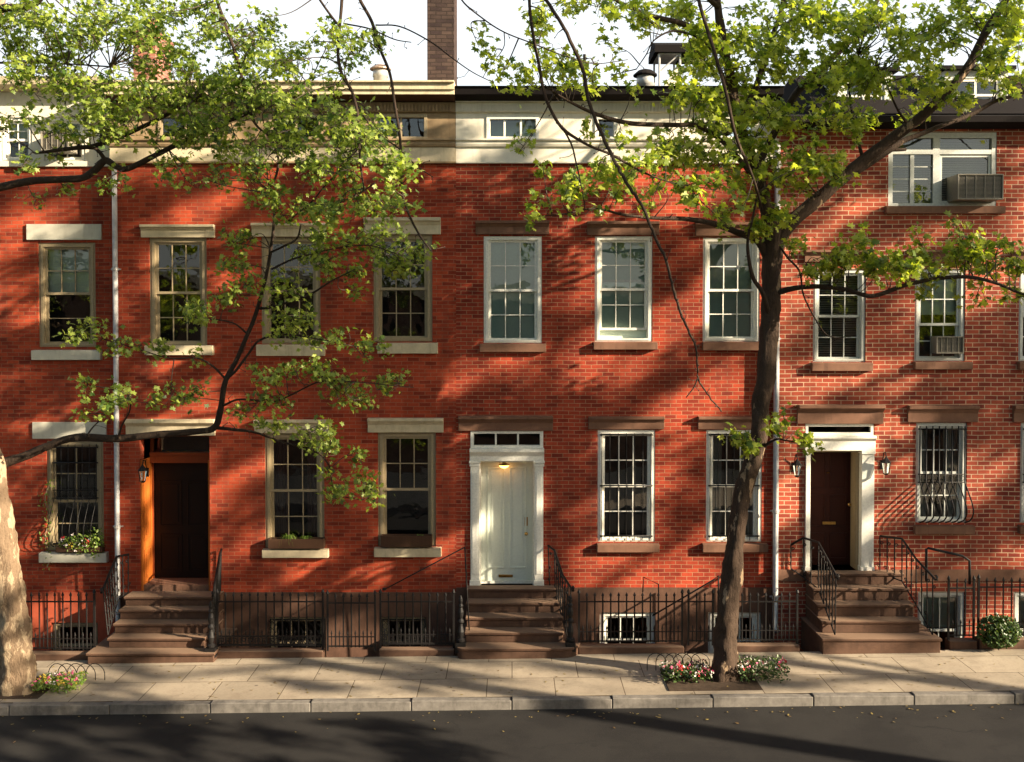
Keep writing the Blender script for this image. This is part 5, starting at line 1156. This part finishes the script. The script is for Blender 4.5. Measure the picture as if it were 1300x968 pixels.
flowers('bright pink and yellow flowers at the foot of the leaning pale tree', qb.x + .3, qb.x + 1.0, -2.85, -2.3, ground(qb.x), 700, (('flower_pink', 24), ('flower_yellow', 26), ('flower_white', 12)), 'leaf_light')
def hoops(label, pts, g):
    t = thing('wire_edging', label, 'garden edging', (pts[0][0], pts[0][1], g), 'bent wire hoops round the tree pits')
    for (x, y) in pts:
        m_ = MB(); m_.smooth = True; r = .15
        m_.tube([(x - r, y, g)] + [(x - r * math.cos(a), y + .02 * math.sin(a * 2), g + .13 + r * math.sin(a)) for a in [k * math.pi / 8 for k in range(9)]] + [(x + r, y, g)], .007, 5); m_.build('hoop', 'iron', t)
hoops('row of black wire hoops before the plane tree flower bed', [(qa.x - 1.0 + i * .14, -2.12) for i in range(6)], g)
hoops('black wire hoops at the foot of the leaning pale tree', [(qb.x + .45 + i * .15, -2.2) for i in range(5)], ground(qb.x))
# shrub
q = at(1268, 822, -1.35); t = thing('shrub', 'small round glossy leaved shrub before the right hand fence', 'shrub', tuple(q))
leaves_object('foliage', cloud(1500, (q.x, q.y, q.z + .27), (.37, .25, .28)), .075, 'leaf_shrub', t, .3, (OV, OF))
m_ = MB()
for k in range(7): a = k * .9; m_.tube([(q.x, q.y, q.z - .05), (q.x + .1 * math.cos(a), q.y + .08 * math.sin(a), q.z + .2), (q.x + .25 * math.cos(a), q.y + .15 * math.sin(a), q.z + .42)], .007, 5)
m_.build('stems', 'twig', t)
# flowers and vine on the sill of the set back house
q = at(96, 692, Y1 - .12); t = thing('potted_flowers', 'white and red flowers trailing over the sill of the barred window', 'plant', tuple(q))
leaves_object('foliage', cloud(420, (q.x + .1, q.y, q.z + .02), (.42, .10, .18)) + cloud(160, (X(118), q.y, Z(690)), (.14, .1, .32)), .06, 'leaf_light', t, .3, (OV, OF))
for nm, k in (('flower_white', 14), ('flower_red', 8), ('flower_yellow', 4)):
    ll = []
    for p in cloud(k, (q.x + .1, q.y - .07, q.z + .06), (.4, .04, .16)): ll += [p + rng.normal(size=3) * .012 for _ in range(5)]
    leaves_object('blossoms', ll, .045, nm, t, .1, (OV, OF))
m_ = MB(); m_.box(q.x - .35, q.x + .5, q.y - .05, q.y + .09, q.z - .13, q.z - .03); m_.build('pot', 'wood_box', t, .01)
t = thing('climbing_vine', 'twisted leafy vine climbing the left jamb of the barred window', 'vine', tuple(at(60, 700, Y1 - .06)))
m_ = MB(); pth = [Vector(at(60 + 3 * math.sin(k * .9), 720 - k * 7, Y1 - .06 - .02 * math.cos(k * .9))) for k in range(16)]; m_.tube(pth, .012, 6); m_.build('stem', 'bark_left', t)
leaves_object('foliage', [np.array(p) + rng.normal(size=3) * np.array((.06, .03, .04)) for p in pth for _ in range(9)], .055, 'leaf_light', t, .2, (OV, OF))
# fallen leaves and seed litter
pts = [np.array((x_, rng.uniform(-3.1, -1.5), ground(x_) + .008)) for x_ in rng.uniform(-10, 10, 300)] + [np.array((x_, -3.3 - abs(rng.normal()) * .35, -.125 + .012 * x_)) for x_ in rng.uniform(-10, 10, 150)]
lf = leaves_object('fallen_leaves', pts, .05, 'leaf_dry', None, 6.0, (OV, OF)); tag(lf, 'scattered small fallen leaves on the pavement', 'leaf litter', kind='stuff')

# ================================================================== light
w = bpy.data.worlds.new('World'); scene.world = w; w.use_nodes = True; nt = w.node_tree
bg = nt.nodes['Background']; sky = nt.nodes.new('ShaderNodeTexSky'); sky.sky_type = 'NISHITA'; sky.sun_disc = False
sd = Vector((2.3, -1.0, .95)).normalized()        # towards the sun
el = math.asin(sd.z); az = math.atan2(sd.x, sd.y)
sky.sun_elevation = el; sky.sun_rotation = az; sky.air_density = 1.3; sky.dust_density = 2.5; sky.ozone_density = 1.0; sky.altitude = 20
bg.inputs[1].default_value = .055
# thin bright cloud over the northern half of the sky
tc = nt.nodes.new('ShaderNodeTexCoord'); sp = nt.nodes.new('ShaderNodeSeparateXYZ'); nt.links.new(tc.outputs['Generated'], sp.inputs[0])
nz = noise(nt, stretch(nt, tc.outputs['Generated'], (1, 1, 2.5)), 2.2, 6, .6)
ad = nt.nodes.new('ShaderNodeMath'); ad.operation = 'MULTIPLY_ADD'; ad.inputs[1].default_value = .9; nt.links.new(nz, ad.inputs[0]); nt.links.new(sp.outputs[1], ad.inputs[2])
cl = ramp(nt, ad.outputs[0], [(.50, (0, 0, 0)), (1.0, (.93, .93, .93))])
hz = ramp(nt, sp.outputs[2], [(.0, (.5, .5, .5)), (.30, (0, 0, 0))])      # bright haze low round the horizon
cl = mix(nt, 1.0, cl, hz, 'LIGHTEN')
nt.links.new(mix(nt, cl, sky.outputs[0], (6.6, 7.0, 7.3)), bg.inputs[0])
sl = bpy.data.lights.new('sun', 'SUN'); sl.energy = 5.0; sl.angle = R(.53); sl.color = (1, .83, .61)
so = bpy.data.objects.new('sun', sl); COL.objects.link(so); so.rotation_euler = (-sd).to_track_quat('-Z', 'Y').to_euler()
vs = scene.view_settings; vs.view_transform = 'Standard'; vs.look = 'None'; vs.gamma = 1; vs.exposure = 1.72; vs.use_curve_mapping = False
scene.render.engine = 'CYCLES'; scene.cycles.max_bounces = 6; scene.cycles.transparent_max_bounces = 10; scene.cycles.caustics_reflective = False; scene.cycles.caustics_refractive = False
scene.render.resolution_x = 1024; scene.render.resolution_y = 762
